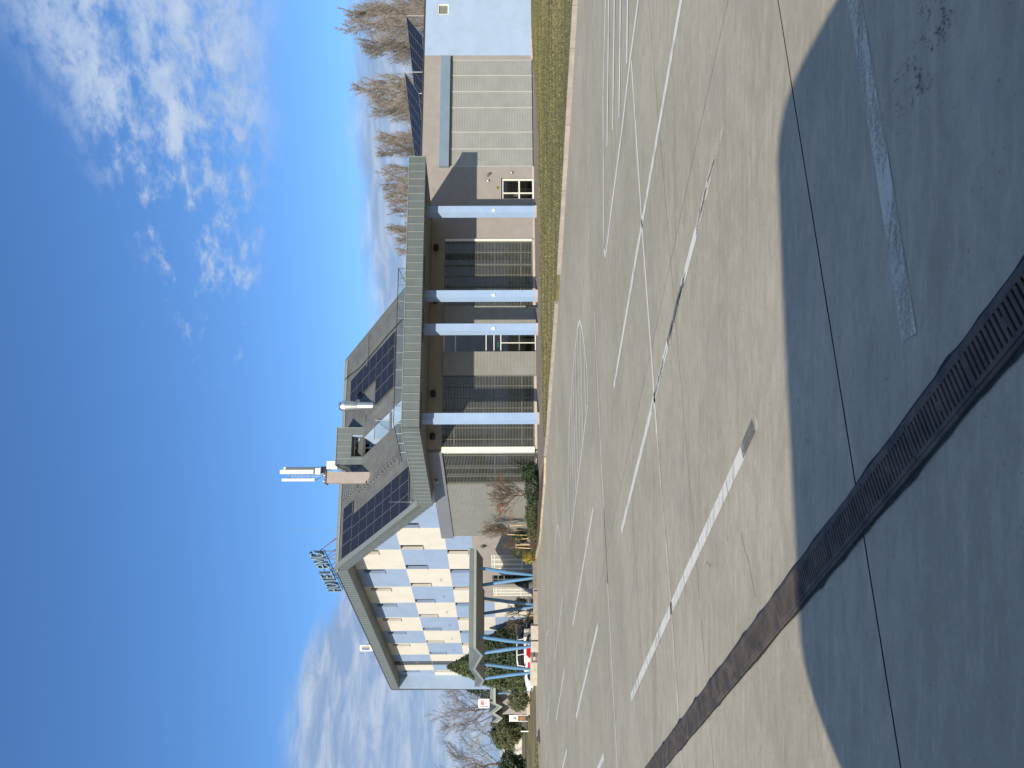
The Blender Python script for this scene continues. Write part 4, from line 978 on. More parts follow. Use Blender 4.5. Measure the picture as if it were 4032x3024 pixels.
x = 21.4
for ch, wd, adv in (('H', .62, .95), ('O', .72, 1.0), ('T', .62, .85), ('E', .52, .8), ('L', .48, 1.0), ('e', .72, .95), ('M', .85, 1.12), ('G', .72, .8)):
    letter(ch, x, wd, 14.92, .92 if ch != 'e' else .84); x -= adv
mb = MB(); mb.tube(FB(21.6, .16, 14.80), FB(14.0, .16, 14.80), .035, n=6); mb.tube(FB(21.6, .16, 15.5), FB(14.0, .16, 15.5), .03, n=6); mb.build('cross_rail', 'sign_side', sign)
for b_ in (21.2, 19.3, 17.4, 15.7, 14.3):
    mb = MB(); mb.tube(FB(b_, .2, 13.4), FB(b_, .2, 15.6), .035, n=6); mb.tube(FB(b_, 1.7, 13.6), FB(b_, .2, 15.2), .028, n=6); mb.build('support_post', 'rust_post', sign)
mb = MB(); mb.tube(FB(14.3, .3, 15.1), FA(-4.8, 17.0, 13.8), .03, n=6); mb.tube(FB(15.7, .2, 15.0), FB(14.3, .2, 13.7), .028, n=6); mb.build('stay', 'rust_post', sign)
# small lit board on the eaves
bd = thing('roof_billboard', FE(32.6, .3, 13.8), 'small white billboard with dark picture standing on the hotel eaves', 'sign')
def FBd(a, o, z): return FE(33.4 - a, .25 + o, 0) + Vector((0, 0, z)) if False else FE(33.6, .25, 0) + dA * (a * .92) - dB * (a * .25) + nA * o + Vector((0, 0, z))
MB().box(FBd, .0, .52, 0, .12, 14.05, 15.2).build('panel', 'sign_white', bd)
MB().box(FBd, .08, .44, -.006, -.001, 14.3, 15.05).build('picture', 'sign_grey', bd)
MB().box(FBd, .10, .25, -.011, -.007, 14.35, 15.0).build('dark_figure', 'sign_blue', bd)
mb = MB(); mb.tube(FBd(.2, .06, 13.7), FBd(.2, .06, 14.06), .04); mb.tube(FBd(.4, .06, 13.7), FBd(.4, .06, 14.06), .04); mb.tube(FBd(.5, .12, 14.7), FBd(.9, .9, 13.75), .025); mb.build('support_post', 'dark_grey', bd)

# ------------------------------------------------------------------ garage wing
gar = thing('garage_building', FA(20, TW, 0), 'flat roofed beige and pale blue garage wing with a huge grey roller shutter', 'building')
def gb_(mb, name, m, **k): return mb.build(name, m, gar, **k)
mb = MB(); mb.box(FA, 12.31, 15.02, TW, TW + .3, .12, 7.0); mb.box(FA, 15.02, 16.44, TW, TW + .3, 2.04, 7.0); mb.box(FA, 16.44, 17.21, TW, TW + .3, .12, 7.0); mb.box(FA, 17.21, 24.8, TW, TW + .3, 5.28, 7.0); mb.box(FA, 24.8, 25.12, TW, TW + .3, .12, 7.0); gb_(mb, 'beige_wall', 'beige_render')
mb = MB(); mb.box(FA, 25.122, 28.19, TW, TW + .3, .12, 7.0); mb.box(FA, 28.99, 46, TW, TW + .3, .12, 7.0); mb.box(FA, 28.19, 28.99, TW, TW + .3, 6.16, 7.0); mb.box(FA, 28.19, 28.99, TW, TW + .3, .12, 5.47); gb_(mb, 'blue_wall', 'pale_blue_render')
mb = MB(); mb.box(FA, 12.3, 15.02, TW - .03, TW + .3, -.08, .118); mb.box(FA, 16.44, 17.2, TW - .03, TW + .3, -.08, .118); mb.box(FA, 24.82, 46, TW - .03, TW + .3, -.08, .118); gb_(mb, 'plinth', 'plinth')
mb = MB(); mb.box(FA, 12.35, 46, TW - .07, TW + .4, 7.002, 7.06); gb_(mb, 'coping', 'dark_grey')
mb = MB(); mb.box(FA, 12.4, 46, TW + .3, TW + 17, 6.8, 6.95); gb_(mb, 'flat_roof', 'zinc_roof')
mb = MB(); mb.box(FA, 12.65, 46, TW + 17, TW + 17.3, -.1, 7.0); mb.box(FA, 46, 46.3, TW, TW + 17.3, -.1, 7.0); gb_(mb, 'rear_wall', 'beige_render')
mb = MB(); mb.box(FA, 12.65, 45.9, TW + .32, TW + 16.9, -.06, -.02); gb_(mb, 'interior_floor', 'interior')
# roller shutter, section by section
ed = [17.23, 18.43, 19.6, 21.33, 22.48, 23.65, 24.78]
for a0, a1 in zip(ed[:-1], ed[1:]):
    o = corrugated(FA, a0 + .03, a1 - .03, TW + .06, .09, 5.27, 'shutter_section', 'shutter', per=.10, dep=.016, parent=gar)
mb = MB()
for a0 in ed: mb.box(FA, a0 - .028, a0 + .028, TW + .0, TW + .09, .07, 5.27)
gb_(mb, 'shutter_guide', 'guide_grey')
mb = MB(); mb.box(FA, 17.12, 24.95, TW - .24, TW - .003, 5.275, 5.88); gb_(mb, 'shutter_box', 'shutter_box')
mb = MB(); mb.box(FA, 17.2, 24.8, TW - .02, TW + .2, -.02, .066); gb_(mb, 'threshold', 'dark_grey')
# side door with light beside it
mb = MB()
for a_, w_ in ((15.06, .07), (15.47, .07), (16.37, .1)): mb.box(FA, a_ - w_ / 2, a_ + w_ / 2, TW + .12, TW + .2, .03, 2.0)
for z_ in (.08, .94, 1.96): mb.box(FA, 15.1, 15.43, TW + .125, TW + .195, z_ - .045, z_ + .045); mb.box(FA, 15.51, 16.32, TW + .125, TW + .195, z_ - .045, z_ + .045)
o = gb_(mb, 'side_door', 'white_frame')
for a_, b_ in ((15.1, 15.43), (15.51, 16.32)):
    for z_, y_ in ((.13, .89), (.99, 1.91)): MB().face(FA(a_, TW + .16, z_), FA(b_, TW + .16, z_), FA(b_, TW + .16, y_), FA(a_, TW + .16, y_)).build('pane', 'glass', o, fix=False)
MB().tube(FA(15.54, TW + .10, 1.0), FA(15.68, TW + .10, 1.0), .018).build('handle', 'galv', o)
mb = MB(); mb.box(FA, 15.0, 16.5, TW + 1.5, TW + 1.6, 0, 2.4); mb.build('room_wall', 'interior', o)
MB().box(FA, 15.7, 16.1, TW + 1.2, TW + 1.4, 1.0, 1.7).build('notice', 'sign_grey', o)
mb = MB()
for a_ in (28.22, 28.96): mb.box(FA, a_ - .03, a_ + .03, TW + .02, TW + .12, 5.47, 6.16)
for z_ in (5.5, 6.13): mb.box(FA, 28.25, 28.93, TW + .025, TW + .115, z_ - .03, z_ + .03)
o = gb_(mb, 'vent_window', 'white_frame')
MB().box(FA, 28.25, 28.93, TW + .1, TW + .112, 5.53, 6.1).build('mesh_screen', 'far_grey', o)
for s_, z_, nm in ((16.55, 2.9, 'security_camera'), (16.2, 2.85, 'wall_sensor'), (15.72, 2.32, 'wall_light'), (16.75, 1.4, 'socket')):
    mb = MB()
    if nm == 'security_camera': mb.tube(FA(s_, TW - .02, z_), FA(s_ + .1, TW - .22, z_ - .12), .06, .07, 8); mb.box(FA, s_ - .05, s_ + .05, TW - .06, TW, z_ - .05, z_ + .05)
    else: mb.lathe(FA(s_, TW - .07, z_ - .06), [(.05, 0), (.08, .04), (.07, .12), (.03, .15)], 8)
    gb_(mb, nm, 'galv' if nm != 'wall_light' else 'leaf_yellow')
# tilted solar rows on the garage roof
def roof_row(label, p_low, p_high, n_, pitch):
    e = thing('solar_row', p_low, label, 'solar panels', 'solar rows on the garage roof')
    for k in range(n_):
        a_, b_ = p_low + dB * (k * pitch + .02), p_high + dB * (k * pitch + .02); d_ = dB * (pitch - .04)
        module([a_, b_, b_ + d_, a_ + d_], 'solar_panel', e)
    for k in range(0, n_ + 1, 2):
        for q_ in (p_high + dB * (k * pitch), p_low + dB * (k * pitch)): MB().tube(Vector((q_.x, q_.y, 6.95)), q_ - Vector((0, 0, .05)), .03, n=6).build('support_leg', 'galv', e)
roof_row('tilted dark blue solar row on the garage roof above the blue wall', Vector((24.2, 53.4, 7.55)), Vector((25.85, 54.0, 8.72)), 8, 1.02)
roof_row('tilted dark blue solar row on the garage roof above the roller shutter', Vector((19.2, 50.8, 7.50)), Vector((20.85, 51.4, 8.50)), 9, 1.02)
# ash stand by the column
MB().lathe(FA(7.05, 1.5, .02), [(.14, 0), (.14, .02), (.06, .04), (.06, .55), (.10, .57), (.10, .66)], 12).build('ash_stand', 'black')
tag(bpy.data.objects['ash_stand'], 'slim black ash stand on the sidewalk beside a blue column', 'ash stand')

# ------------------------------------------------------------------ entrance porch
C1 = Vector((-15.94, 46.6, 0))
porch = thing('entrance_porch', C1 + Vector((3, 4, 0)), 'grey folded roof entrance porch on leaning blue tube columns', 'porch')
def FP(a, b, z): return C1 + dA * a + dB * b + Vector((0, 0, z))
prof = [(0, 4.1), (1.5, 3.72), (4.32, 4.30), (7.08, 3.77), (8.68, 4.08)]
PL = 5.85
for (b0, z0), (b1, z1) in zip(prof[:-1], prof[1:]):
    mb = MB(); mb.hexa([FP(0.02, b0, z0 - .42), FP(PL, b0, z0 - .42), FP(PL, b1, z1 - .42), FP(0.02, b1, z1 - .42), FP(0.02, b0, z0 - .03), FP(PL, b0, z0 - .03), FP(PL, b1, z1 - .03), FP(0.02, b1, z1 - .03)]); mb.build('folded_plate', 'soffit', porch)
    mb = MB(); mb.hexa([FP(-.03, b0, z0 - .26), FP(.015, b0, z0 - .26), FP(.015, b1, z1 - .26), FP(-.03, b1, z1 - .26), FP(-.03, b0, z0), FP(.015, b0, z0), FP(.015, b1, z1), FP(-.03, b1, z1)]); mb.build('side_fascia', 'zinc', porch)
    mb = MB(); mb.hexa([FP(-.07, b0, z0 - .44), FP(.015, b0, z0 - .44), FP(.015, b1, z1 - .44), FP(-.07, b1, z1 - .44), FP(-.07, b0, z0 - .28), FP(.015, b0, z0 - .28), FP(.015, b1, z1 - .28), FP(-.07, b1, z1 - .28)]); mb.build('side_lip', 'zinc_seam', porch)
for k in range(4):
    mb = MB(); mb.box(FP, PL * k / 4 + .004, PL * (k + 1) / 4 - .004, -.035, .012, 3.84, 4.1); mb.build('front_fascia', 'zinc', porch)
mb = MB(); mb.box(FP, -.03, PL, -.075, .012, 3.66, 3.82); mb.build('front_lip', 'zinc_seam', porch)
for k in range(4):
    mb = MB(); mb.lathe(FP(1.2 + k * 1.15, 1.1 + .0 * k, 3.22 + .0), [(.02, -.03), (.14, 0), (.16, .1), (.15, .16)], 12)
mb = MB()
vcol = [(-12.25, 48.9, 1), (-16.2, 47.75, 1), (-15.4, 53.4, 1), (-19.45, 52.1, 1)]
for (vx, vy, _) in vcol:
    e = MB().build('v_column', 'tube_blue', porch); base = Vector((vx, vy, zg(vx, vy)))
    for sgn in (-1, 1):
        mb = MB(); top = base + dA * (.34 * sgn) + dB * (.55 * -sgn) + Vector((0, 0, 3.55 - base.z)); midp = base.lerp(top, .5)
        b_ = base + dA * (.07 * sgn) + Vector((0, 0, .04))
        mb.tube(b_, midp, .075, .125, 14); mb.tube(midp, top, .125, .10, 14); mb.build('leaning_tube', 'tube_blue', e, smooth=False)
    MB().lathe(base + Vector((0, 0, -.02)), [(.26, 0), (.26, .05), (.2, .06)], 16).build('base_plate', 'galv', e)

# ------------------------------------------------------------------ annex far left
ax0 = Vector((-32.5, 75.6, -.36))
anx = thing('annex_building', ax0, 'low grey rendered annex with small folded roof and blue tube columns', 'building')
MB().box(WF, -32.55, -29.0, 75.8, 84, -.4, 2.95).build('wall', 'beige_render', anx)
MB().box(WF, -32.6, -28.95, 75.72, 75.79, -.4, -.1).build('plinth', 'plinth', anx)
ap = [(-28.8, 3.47), (-30.9, 3.47), (-31.25, 2.80), (-31.85, 3.58), (-32.35, 2.80), (-32.8, 3.31)]
for (x0_, z0_), (x1_, z1_) in zip(ap[:-1], ap[1:]):
    mb = MB(); mb.hexa([(x0_, 74.6, z0_ - .5), (x1_, 74.6, z1_ - .5), (x1_, 84, z1_ - .5), (x0_, 84, z0_ - .5), (x0_, 74.6, z0_), (x1_, 74.6, z1_), (x1_, 84, z1_), (x0_, 84, z0_)]); mb.build('folded_plate', 'soffit', anx)
    mb = MB(); mb.hexa([(x0_, 74.5, z0_ - .28), (x1_, 74.5, z1_ - .28), (x1_, 74.58, z1_ - .28), (x0_, 74.58, z0_ - .28), (x0_, 74.5, z0_ + .02), (x1_, 74.5, z1_ + .02), (x1_, 74.58, z1_ + .02), (x0_, 74.58, z0_ + .02)]); mb.build('fascia', 'zinc', anx)
    mb = MB(); mb.hexa([(x0_, 74.45, z0_ - .52), (x1_, 74.45, z1_ - .52), (x1_, 74.58, z1_ - .52), (x0_, 74.58, z0_ - .52), (x0_, 74.45, z0_ - .30), (x1_, 74.45, z1_ - .30), (x1_, 74.58, z1_ - .30), (x0_, 74.58, z0_ - .30)]); mb.build('lip', 'zinc_seam', anx)
for sgn in (-1, 1):
    mb = MB(); mb.tube((-29.9 + .06 * sgn, 75.0, -.36), (-29.9 + .28 * sgn, 75.0, 3.0), .09, .11, 12); mb.build('leaning_tube', 'tube_blue', anx)
sb = thing('shop_sign', Vector((-30.9, 74.3, 3.4)), 'white sign board with red emblem lettering standing on the annex roof', 'sign')
def FSg(a, o, z): return Vector((-31.35 + a, 74.4 + o - a * .1, z))
MB().box(FSg, 0, .92, 0, .1, 3.55, 4.6).build('panel', 'sign_white', sb)
for k in range(4): MB().box(FSg, .30 + k * .13, .40 + k * .13, -.006, -.001, 4.02, 4.40).build('red_letter', 'sign_red', sb)
for k in range(4): MB().box(FSg, .28 + k * .14, .38 + k * .14, -.006, -.001, 3.72, 3.93).build('grey_letter', 'far_roof', sb)
MB().box(FSg, .1, .2, -.006, -.001, 4.0, 4.42).build('red_bar', 'sign_red', sb); MB().box(FSg, .1, .2, -.006, -.001, 3.68, 3.98).build('blue_bar', 'sign_blue', sb)
mb = MB(); mb.tube(FSg(.25, .05, 3.3), FSg(.25, .05, 3.56), .05); mb.tube(FSg(.7, .05, 3.3), FSg(.7, .05, 3.56), .05); mb.build('support_post', 'dark_grey', sb)

# concrete blocks and low kerb wall in front of the porch
def block(c, d_, L, D, h, label):
    d_ = Vector((*d_, 0)).normalized(); n_ = Vector((-d_.y, d_.x, 0)); z_ = zg(c[0], c[1]); c = Vector((*c, z_)); mb = MB(); ch = .03
    f_ = lambda a, b, z: c + d_ * a + n_ * b + Vector((0, 0, z))
    mb.hexa([f_(-L / 2, -D / 2, -.05), f_(L / 2, -D / 2, -.05), f_(L / 2, D / 2, -.05), f_(-L / 2, D / 2, -.05), f_(-L / 2, -D / 2, h - ch), f_(L / 2, -D / 2, h - ch), f_(L / 2, D / 2, h - ch), f_(-L / 2, D / 2, h - ch)])
    mb.hexa([f_(-L / 2, -D / 2, h - ch), f_(L / 2, -D / 2, h - ch), f_(L / 2, D / 2, h - ch), f_(-L / 2, D / 2, h - ch), f_(-L / 2 + ch, -D / 2 + ch, h), f_(L / 2 - ch, -D / 2 + ch, h), f_(L / 2 - ch, D / 2 - ch, h), f_(-L / 2 + ch, D / 2 - ch, h)])
    return tag(mb.build('concrete_block', 'concrete_block'), label, 'concrete block')
block((-14.25, 44.25), (-.95, -.05), .80, .6, .40, 'pale concrete block at the end of the low wall by the porch')
block((-15.0, 44.1), (-.95, -.05), .60, .6, .40, 'pale concrete block beside the dark gap in the block row')
bk = block((-17.35, 46.8), (-.93, .12), 1.85, .6, .42, 'long pale concrete block with a yellow strip in front of the white car')
mb = MB(); mb.box(WF, -17.4, -16.65, 46.44, 46.455, .10, .20); o = mb.build('yellow_strip', 'kerb_yellow'); o.parent = bk; o['_o'] = (0., 0., 0.)
o = tag(MB().box(WF, -16.4, -15.62, 45.2, 45.35, .02, .10).box(WF, -16.4, -15.62, 45.21, 45.34, .24, .34).box(WF, -16.38, -16.30, 45.22, 45.33, -.02, .24).box(WF, -15.72, -15.64, 45.22, 45.33, -.02, .24).build('timber_rail', 'rust_post'), 'short dark timber rail filling the gap between concrete blocks', 'rail')
o = tag(MB().build('low_wall', 'kerb_stone'), 'low concrete kerb wall in front of the entrance porch', 'wall')
kerb_run([(-13.9, 44.3), (-12.2, 45.1), (-10.9, 46.6)], -.25, .24, 'kerb_stone', o)

# ------------------------------------------------------------------ vegetation
def branch_tree(seed, H, r0, n1, ang, len1, n2, n3, start=.15, trunk_top=1.0, upbias=.5, wob=.03, r_twig=.006, crown='cone', n4=0):
    rnd = random.Random(seed); tr, cr = MB(), MB()
    pts = [Vector((0, 0, 0))]; segs = 9
    for k in range(1, segs + 1): pts.append(Vector((rnd.uniform(-1, 1) * wob * H * k / segs, rnd.uniform(-1, 1) * wob * H * k / segs, H * trunk_top * k / segs)))
    rad = lambda u: r0 * (1 - u) ** .8 + .01
    for k in range(segs): tr.tube(pts[k], pts[k + 1], rad(k / segs), rad((k + 1) / segs), 8, False)
    def at(u): x = u * segs; i = min(segs - 1, int(x)); return pts[i].lerp(pts[i + 1], x - i)
    def limb(p, d, L, r, ns, up):
        q = p; out = [p]
        for k in range(ns):
            d = (d + Vector((rnd.uniform(-1, 1), rnd.uniform(-1, 1), rnd.uniform(-.4, 1) * up)) * .22).normalized(); nq = q + d * (L / ns)
            cr.tube(q, nq, r * (1 - k / ns) + r_twig * .5, r * (1 - (k + 1) / ns) + r_twig * .5, 4 if r > .02 else 3, False); q = nq; out.append(q)
        return out, d
    for i in range(n1):
        u = start + (1 - start) * ((i + rnd.random()) / n1) ** .9; p = at(min(u, .98)); th = i * 2.4 + rnd.uniform(-.4, .4)
        if crown == 'cone': L = len1 * (1 - .78 * u) * rnd.uniform(.75, 1.15)
        elif crown == 'oval': L = len1 * math.sin(math.pi * min(1, max(.12, (u - start) / (1 - start) * .85 + .12))) * rnd.uniform(.8, 1.15)
        else: L = len1 * rnd.uniform(.7, 1.2) * (1.1 - .5 * u)
        a_ = R(ang) * rnd.uniform(.75, 1.25); d = Vector((math.cos(th) * math.sin(a_), math.sin(th) * math.sin(a_), math.cos(a_)))
        o1, d1 = limb(p, d, L, rad(u) * .45 + .006, 5, upbias)
        for j in range(n2):
            v = .2 + .8 * (j + rnd.random()) / n2; x = v * 5; k = min(4, int(x)); p2 = o1[k].lerp(o1[k + 1], x - k)
            dd_ = (d1 + Vector((rnd.uniform(-1, 1), rnd.uniform(-1, 1), rnd.uniform(-.5, 1))) * .85).normalized(); o2, d2 = limb(p2, dd_, L * .38 * (1.15 - .5 * v), r_twig * 1.8, 3, upbias)
            for l_ in range(n3):
                v2 = rnd.uniform(.2, 1) * 3; k = min(2, int(v2)); p3 = o2[k].lerp(o2[k + 1], v2 - k)
                d3 = (d2 + Vector((rnd.uniform(-1, 1), rnd.uniform(-1, 1), rnd.uniform(-.5, 1))) * .9).normalized(); o3, _ = limb(p3, d3, L * .17, r_twig, 2, upbias)
                for q4 in range(n4):
                    p4 = o3[1].lerp(o3[2], rnd.random()); limb(p4, (d3 + Vector((rnd.uniform(-1, 1), rnd.uniform(-1, 1), rnd.uniform(-.6, .8)))).normalized(), L * .08, r_twig * .7, 2, upbias)
    return tr, cr
def make_tree(name, label, loc, args, mats, group=None, cat='tree'):
    e = thing(name, loc, label, cat, group); tr, cr = branch_tree(*args[0], **args[1])
    for mb in (tr, cr): mb.v = [tuple(Vector(v) + Vector(loc)) for v in mb.v]
    tr.build('trunk', mats[0], e, fix=False); cr.build('crown', mats[1], e, fix=False); return e
# poplars behind the garage
G1 = 'bare poplars behind the garage'
pop = [make_tree('poplar_tree', 'bare tan poplar with upswept twigs rising behind the garage roof', (33.5, 84, -.1), ((21 + i, 17.5, .20, 62, 25, 6.6, 11, 7), dict(start=.10, upbias=1.1, r_twig=.0085, crown='cone')), ('bark', 'twig_tan'), G1) for i in range(3)]
pop[0].location = (40.5, 84, -.1); pop[1].location = (33.8, 92, -.1); pop[2].location = (30.2, 79, -.1)
pop[0].scale = (1.05,) * 3; pop[1].scale = (.98,) * 3; pop[2].scale = (.95,) * 3
rp = random.Random(77)
spots = [(36.6, 78, 1.0), (43.9, 83, 1.05), (26.6, 88, .90), (23.6, 84, .84), (27.5, 103, .98), (20.6, 83, .80), (18.3, 81, .76), (15.4, 82, .74), (16.6, 96, .84), (13.0, 86, .66), (32.0, 101, 1.0), (38.0, 105, 1.05), (34.5, 88, .95), (28.2, 80, .86), (45.5, 94, 1.1), (47.0, 88, 1.1), (22.0, 92, .88), (19.6, 98, .92), (42.0, 97, 1.08), (25.0, 97, .95), (11.2, 92, .70), (14.4, 100, .82), (49.5, 92, 1.12), (52.0, 99, 1.15), (39.5, 90, 1.02), (30.5, 95, .97), (9.0, 95, .62), (17.6, 88, .80)]
for k, (x_, y_, s_) in enumerate(spots): copy_tree(pop[k % 3], (x_, y_, -.1), None, rp.uniform(0, 6.28), s_)
# trees across the road behind the viewer (they show in the glazing)
for k, (x_, y_, s_) in enumerate(((-30, -62, .8), (-20, -58, .9), (-11, -64, .95), (-2, -60, .85), (7, -63, 1.0), (16, -59, .9), (26, -64, .95), (36, -60, .9))): copy_tree(pop[k % 3], (x_, y_, -.1), 'bare roadside poplar across the road opposite the hotel front', rp.uniform(0, 6.28), s_)['group'] = 'roadside poplars'
# big bare tree at the far left
make_tree('bare_tree', 'large spreading bare tree with dark limbs behind the annex', (-39.0, 92, -.36), ((5, 9.6, .24, 15, 50, 6.4, 11, 7), dict(start=.22, trunk_top=.8, upbias=.35, r_twig=.009, crown='round', wob=.05, n4=1)), ('bark_mid', 'twig_tan'))
t2 = make_tree('bare_tree', 'bare tree with fine twigs at the far end of the field', (-53.5, 104, -.36), ((9, 9.6, .22, 15, 48, 6.4, 11, 7), dict(start=.16, trunk_top=.85, upbias=.4, r_twig=.009, crown='round', wob=.05, n4=1)), ('bark_mid', 'twig_tan'))
t2.location = (-49.5, 100, -.36)
copy_tree(t2, (-56, 108, -.36), 'bare tree with fine twigs standing beyond the lawn island', 2.1, 1.0)

def leaf_blob(seed, n_, shape, size, up=.3):
    rnd = random.Random(seed); mb = MB()
    for _ in range(n_):
        p, nrm = shape(rnd); s_ = size * rnd.uniform(.5, 1.4)
        d = (nrm + Vector((rnd.uniform(-1, 1), rnd.uniform(-1, 1), rnd.uniform(-1, 1))) * .9 + Vector((0, 0, up))).normalized(); x = d.orthogonal().normalized(); a_ = rnd.uniform(0, 6.28); y = d.cross(x); x, y = x * math.cos(a_) + y * math.sin(a_), y * math.cos(a_) - x * math.sin(a_)
        mb.face(p - x * s_ * .35, p - y * s_ * .1 + x * s_ * .1, p + x * s_ * .75 + d * s_ * .3, p + y * s_ * .35 + x * s_ * .1)
    return mb
def ell(cx, cy, cz, rx, ry, rz, seed=0, rough=.3, freq=2.2, fill=.55):
    def f(rnd):
        while True:
            v = Vector((rnd.gauss(0, 1), rnd.gauss(0, 1), rnd.gauss(0, 1))).normalized()
            k = (1 + rough * noise.noise(v * freq + Vector((seed * 3.1, 0, 0))) + rough * .6 * noise.noise(v * freq * 2.7 + Vector((0, seed, 0))))
            g_ = k * (fill + (1 - fill) * rnd.random() ** .4)
            return Vector((cx + v.x * rx * g_, cy + v.y * ry * g_, cz + v.z * rz * g_)), Vector((v.x / rx, v.y / ry, v.z / rz)).normalized()
    return f
def cone_sh(cx, cy, z0_, r, h_, seed=0):
    def f(rnd):
        u = rnd.random() ** 1.25; a_ = rnd.uniform(0, 6.28); pr = (math.sin(min(1, u * 5 + .35) * 1.57)) * (1 - u ** 1.7) + .02
        k = 1 + .28 * noise.noise(Vector((math.cos(a_) * 1.8, math.sin(a_) * 1.8, u * 7 + seed))) + .18 * noise.noise(Vector((math.cos(a_) * 4, math.sin(a_) * 4, u * 17 + seed)))
        rr_ = r * pr * k * (.55 + .45 * rnd.random() ** .4)
        return Vector((cx + math.cos(a_) * rr_, cy + math.sin(a_) * rr_, z0_ + u * h_)), Vector((math.cos(a_), math.sin(a_), .5)).normalized()
    return f
def shrub(name, label, loc, n_, shape, size, m, cat='shrub', stem=None, group=None, extra=()):
    e = thing(name, loc, label, cat, group); leaf_blob(hash(label) % 999 if False else len(label) * 7 + n_, n_, shape, size).build('foliage', m, e, fix=False)
    for nn, sh, sz, mm in extra: leaf_blob(nn, nn, sh, sz).build('foliage', mm, e, fix=False)
    L = Vector(loc); mb = MB(); top = stem or .5
    for k in range(3): mb.tube(L + Vector((.03 * (k - 1), .02 * k, -.05)), L + Vector((.12 * (k - 1), .08 * (k - 1), top)), .035, .015, 6)
    mb.build('stem', 'bark', e); return e
Zt = -.36
shrub('thuja_tree', 'tall pointed dark thuja conifer rising through behind the porch roof', (-24.6, 67.0, Zt), 9000, cone_sh(-24.6, 67.0, Zt + .1, 2.3, 7.2, 3), .26, 'leaf_mid', 'tree', 5.5)
shrub('thuja_tree', 'broad dark thuja conifer beside the white car and porch', (-22.6, 65.5, Zt), 9000, cone_sh(-22.6, 65.5, Zt + .1, 2.3, 4.9, 8), .26, 'leaf_dark', 'tree', 3.8)
shrub('juniper_bush', 'rounded olive shrub in front of the annex tube columns', (-29.6, 72.0, Zt), 2600, ell(-29.6, 72.0, .75, .95, .9, 1.0, 4), .17, 'leaf_olive')
shrub('pine_tree', 'big rounded dark evergreen tree on the lawn past the annex', (-36.9, 82, Zt), 6000, ell(-36.9, 82, 2.0, 1.75, 1.7, 1.75, 6, .4), .24, 'leaf_olive', 'tree', 2.2)
shrub('pine_tree', 'dark evergreen tree at the far end of the field', (-44.2, 88, Zt), 6000, ell(-44.2, 88, 1.3, 1.9, 1.8, 1.5, 9, .45), .24, 'leaf_dark', 'tree', 2.0)
shrub('spruce_tree', 'small dark conifer behind the annex sign board', (-36.0, 92, Zt), 3500, cone_sh(-36.0, 92, 1.5, 2.2, 6.0, 5), .30, 'leaf_dark', 'tree', 4)
# planting bed shrubs
shrub('low_hedge', 'low dark green hedge clump under the orange leaved tree', (-5.6, 41.0, .05), 1800, ell(-5.7, 41.2, .38, .8, .7, .42, 2, .35), .12, 'leaf_dark')
shrub('palm_shrub', 'spiky dark green shrub by the side glazing', (-4.9, 42.3, .05), 900, ell(-4.9, 42.3, .45, .5, .45, .5, 7, .4), .16, 'leaf_dark')
shrub('low_hedge', 'low mixed brown and green shrub in the planting bed', (-7.3, 43.0, .0), 1800, ell(-7.3, 43.0, .33, .9, .7, .4, 5, .4), .11, 'leaf_mid', extra=((700, ell(-7.9, 44.0, .25, .7, .6, .3, 3, .4), .1, 'leaf_brown'),))
shrub('low_hedge', 'brownish twiggy ground shrub at the end of the planting bed', (-8.9, 45.6, -.05), 1600, ell(-8.9, 45.4, .15, .9, .9, .32, 8, .4), .10, 'leaf_brown', extra=((600, ell(-8.5, 44.6, .25, .6, .6, .35, 4, .4), .1, 'leaf_olive'),))
shrub('clipped_hedge', 'small bright green clipped hedge at the bed corner', (-10.2, 46.9, -.1), 900, ell(-10.1, 46.9, .05, .45, .8, .28, 1, .15), .08, 'leaf_mid')
shrub('laurel_bush', 'dark glossy evergreen bush against the grey wall between saplings', (-10.2, 51.2, -.2), 1200, ell(-10.2, 51.2, .95, .42, .4, .5, 6, .35), .13, 'leaf_dark', stem=1.0)
shrub('laurel_bush', 'olive green bush behind the staked saplings', (-11.0, 50.6, -.2), 1000, ell(-11.0, 50.6, .85, .5, .45, .55, 3, .4), .12, 'leaf_olive', stem=.9)
shrub('gold_bush', 'bright yellow green bush by the entrance lattice', (-11.2, 49.4, -.2), 900, ell(-11.2, 49.4, .35, .36, .36, .4, 2, .3), .10, 'leaf_yellow', stem=.3)
# the tree with a few orange leaves
ot = make_tree('maple_tree', 'small bare tree keeping a few orange leaves, in the planting bed', (-6.0, 41.9, .03), ((31, 2.5, .075, 20, 46, 1.7, 9, 6), dict(start=.28, trunk_top=.75, upbias=.6, r_twig=.006, crown='round', wob=.05)), ('bark_pale', 'twig'))
mb = MB(); rnd = random.Random(4)
for cx, cy, cz in ((-5.2, 41.8, 2.05), (-6.9, 41.9, 1.95), (-7.2, 41.9, 1.5), (-6.7, 41.6, 2.2)):
    for _ in range(38):
        p = Vector((cx + rnd.gauss(0, .16), cy + rnd.gauss(0, .2), cz + rnd.gauss(0, .10))); a_ = Vector((rnd.uniform(-1, 1), rnd.uniform(-1, 1), rnd.uniform(-1, 1))).normalized() * .036; b_ = a_.orthogonal().normalized() * .03
        mb.face(p - a_, p + b_, p + a_, p - b_)
mb.build('orange_leaves', 'leaf_orange', ot, fix=False)
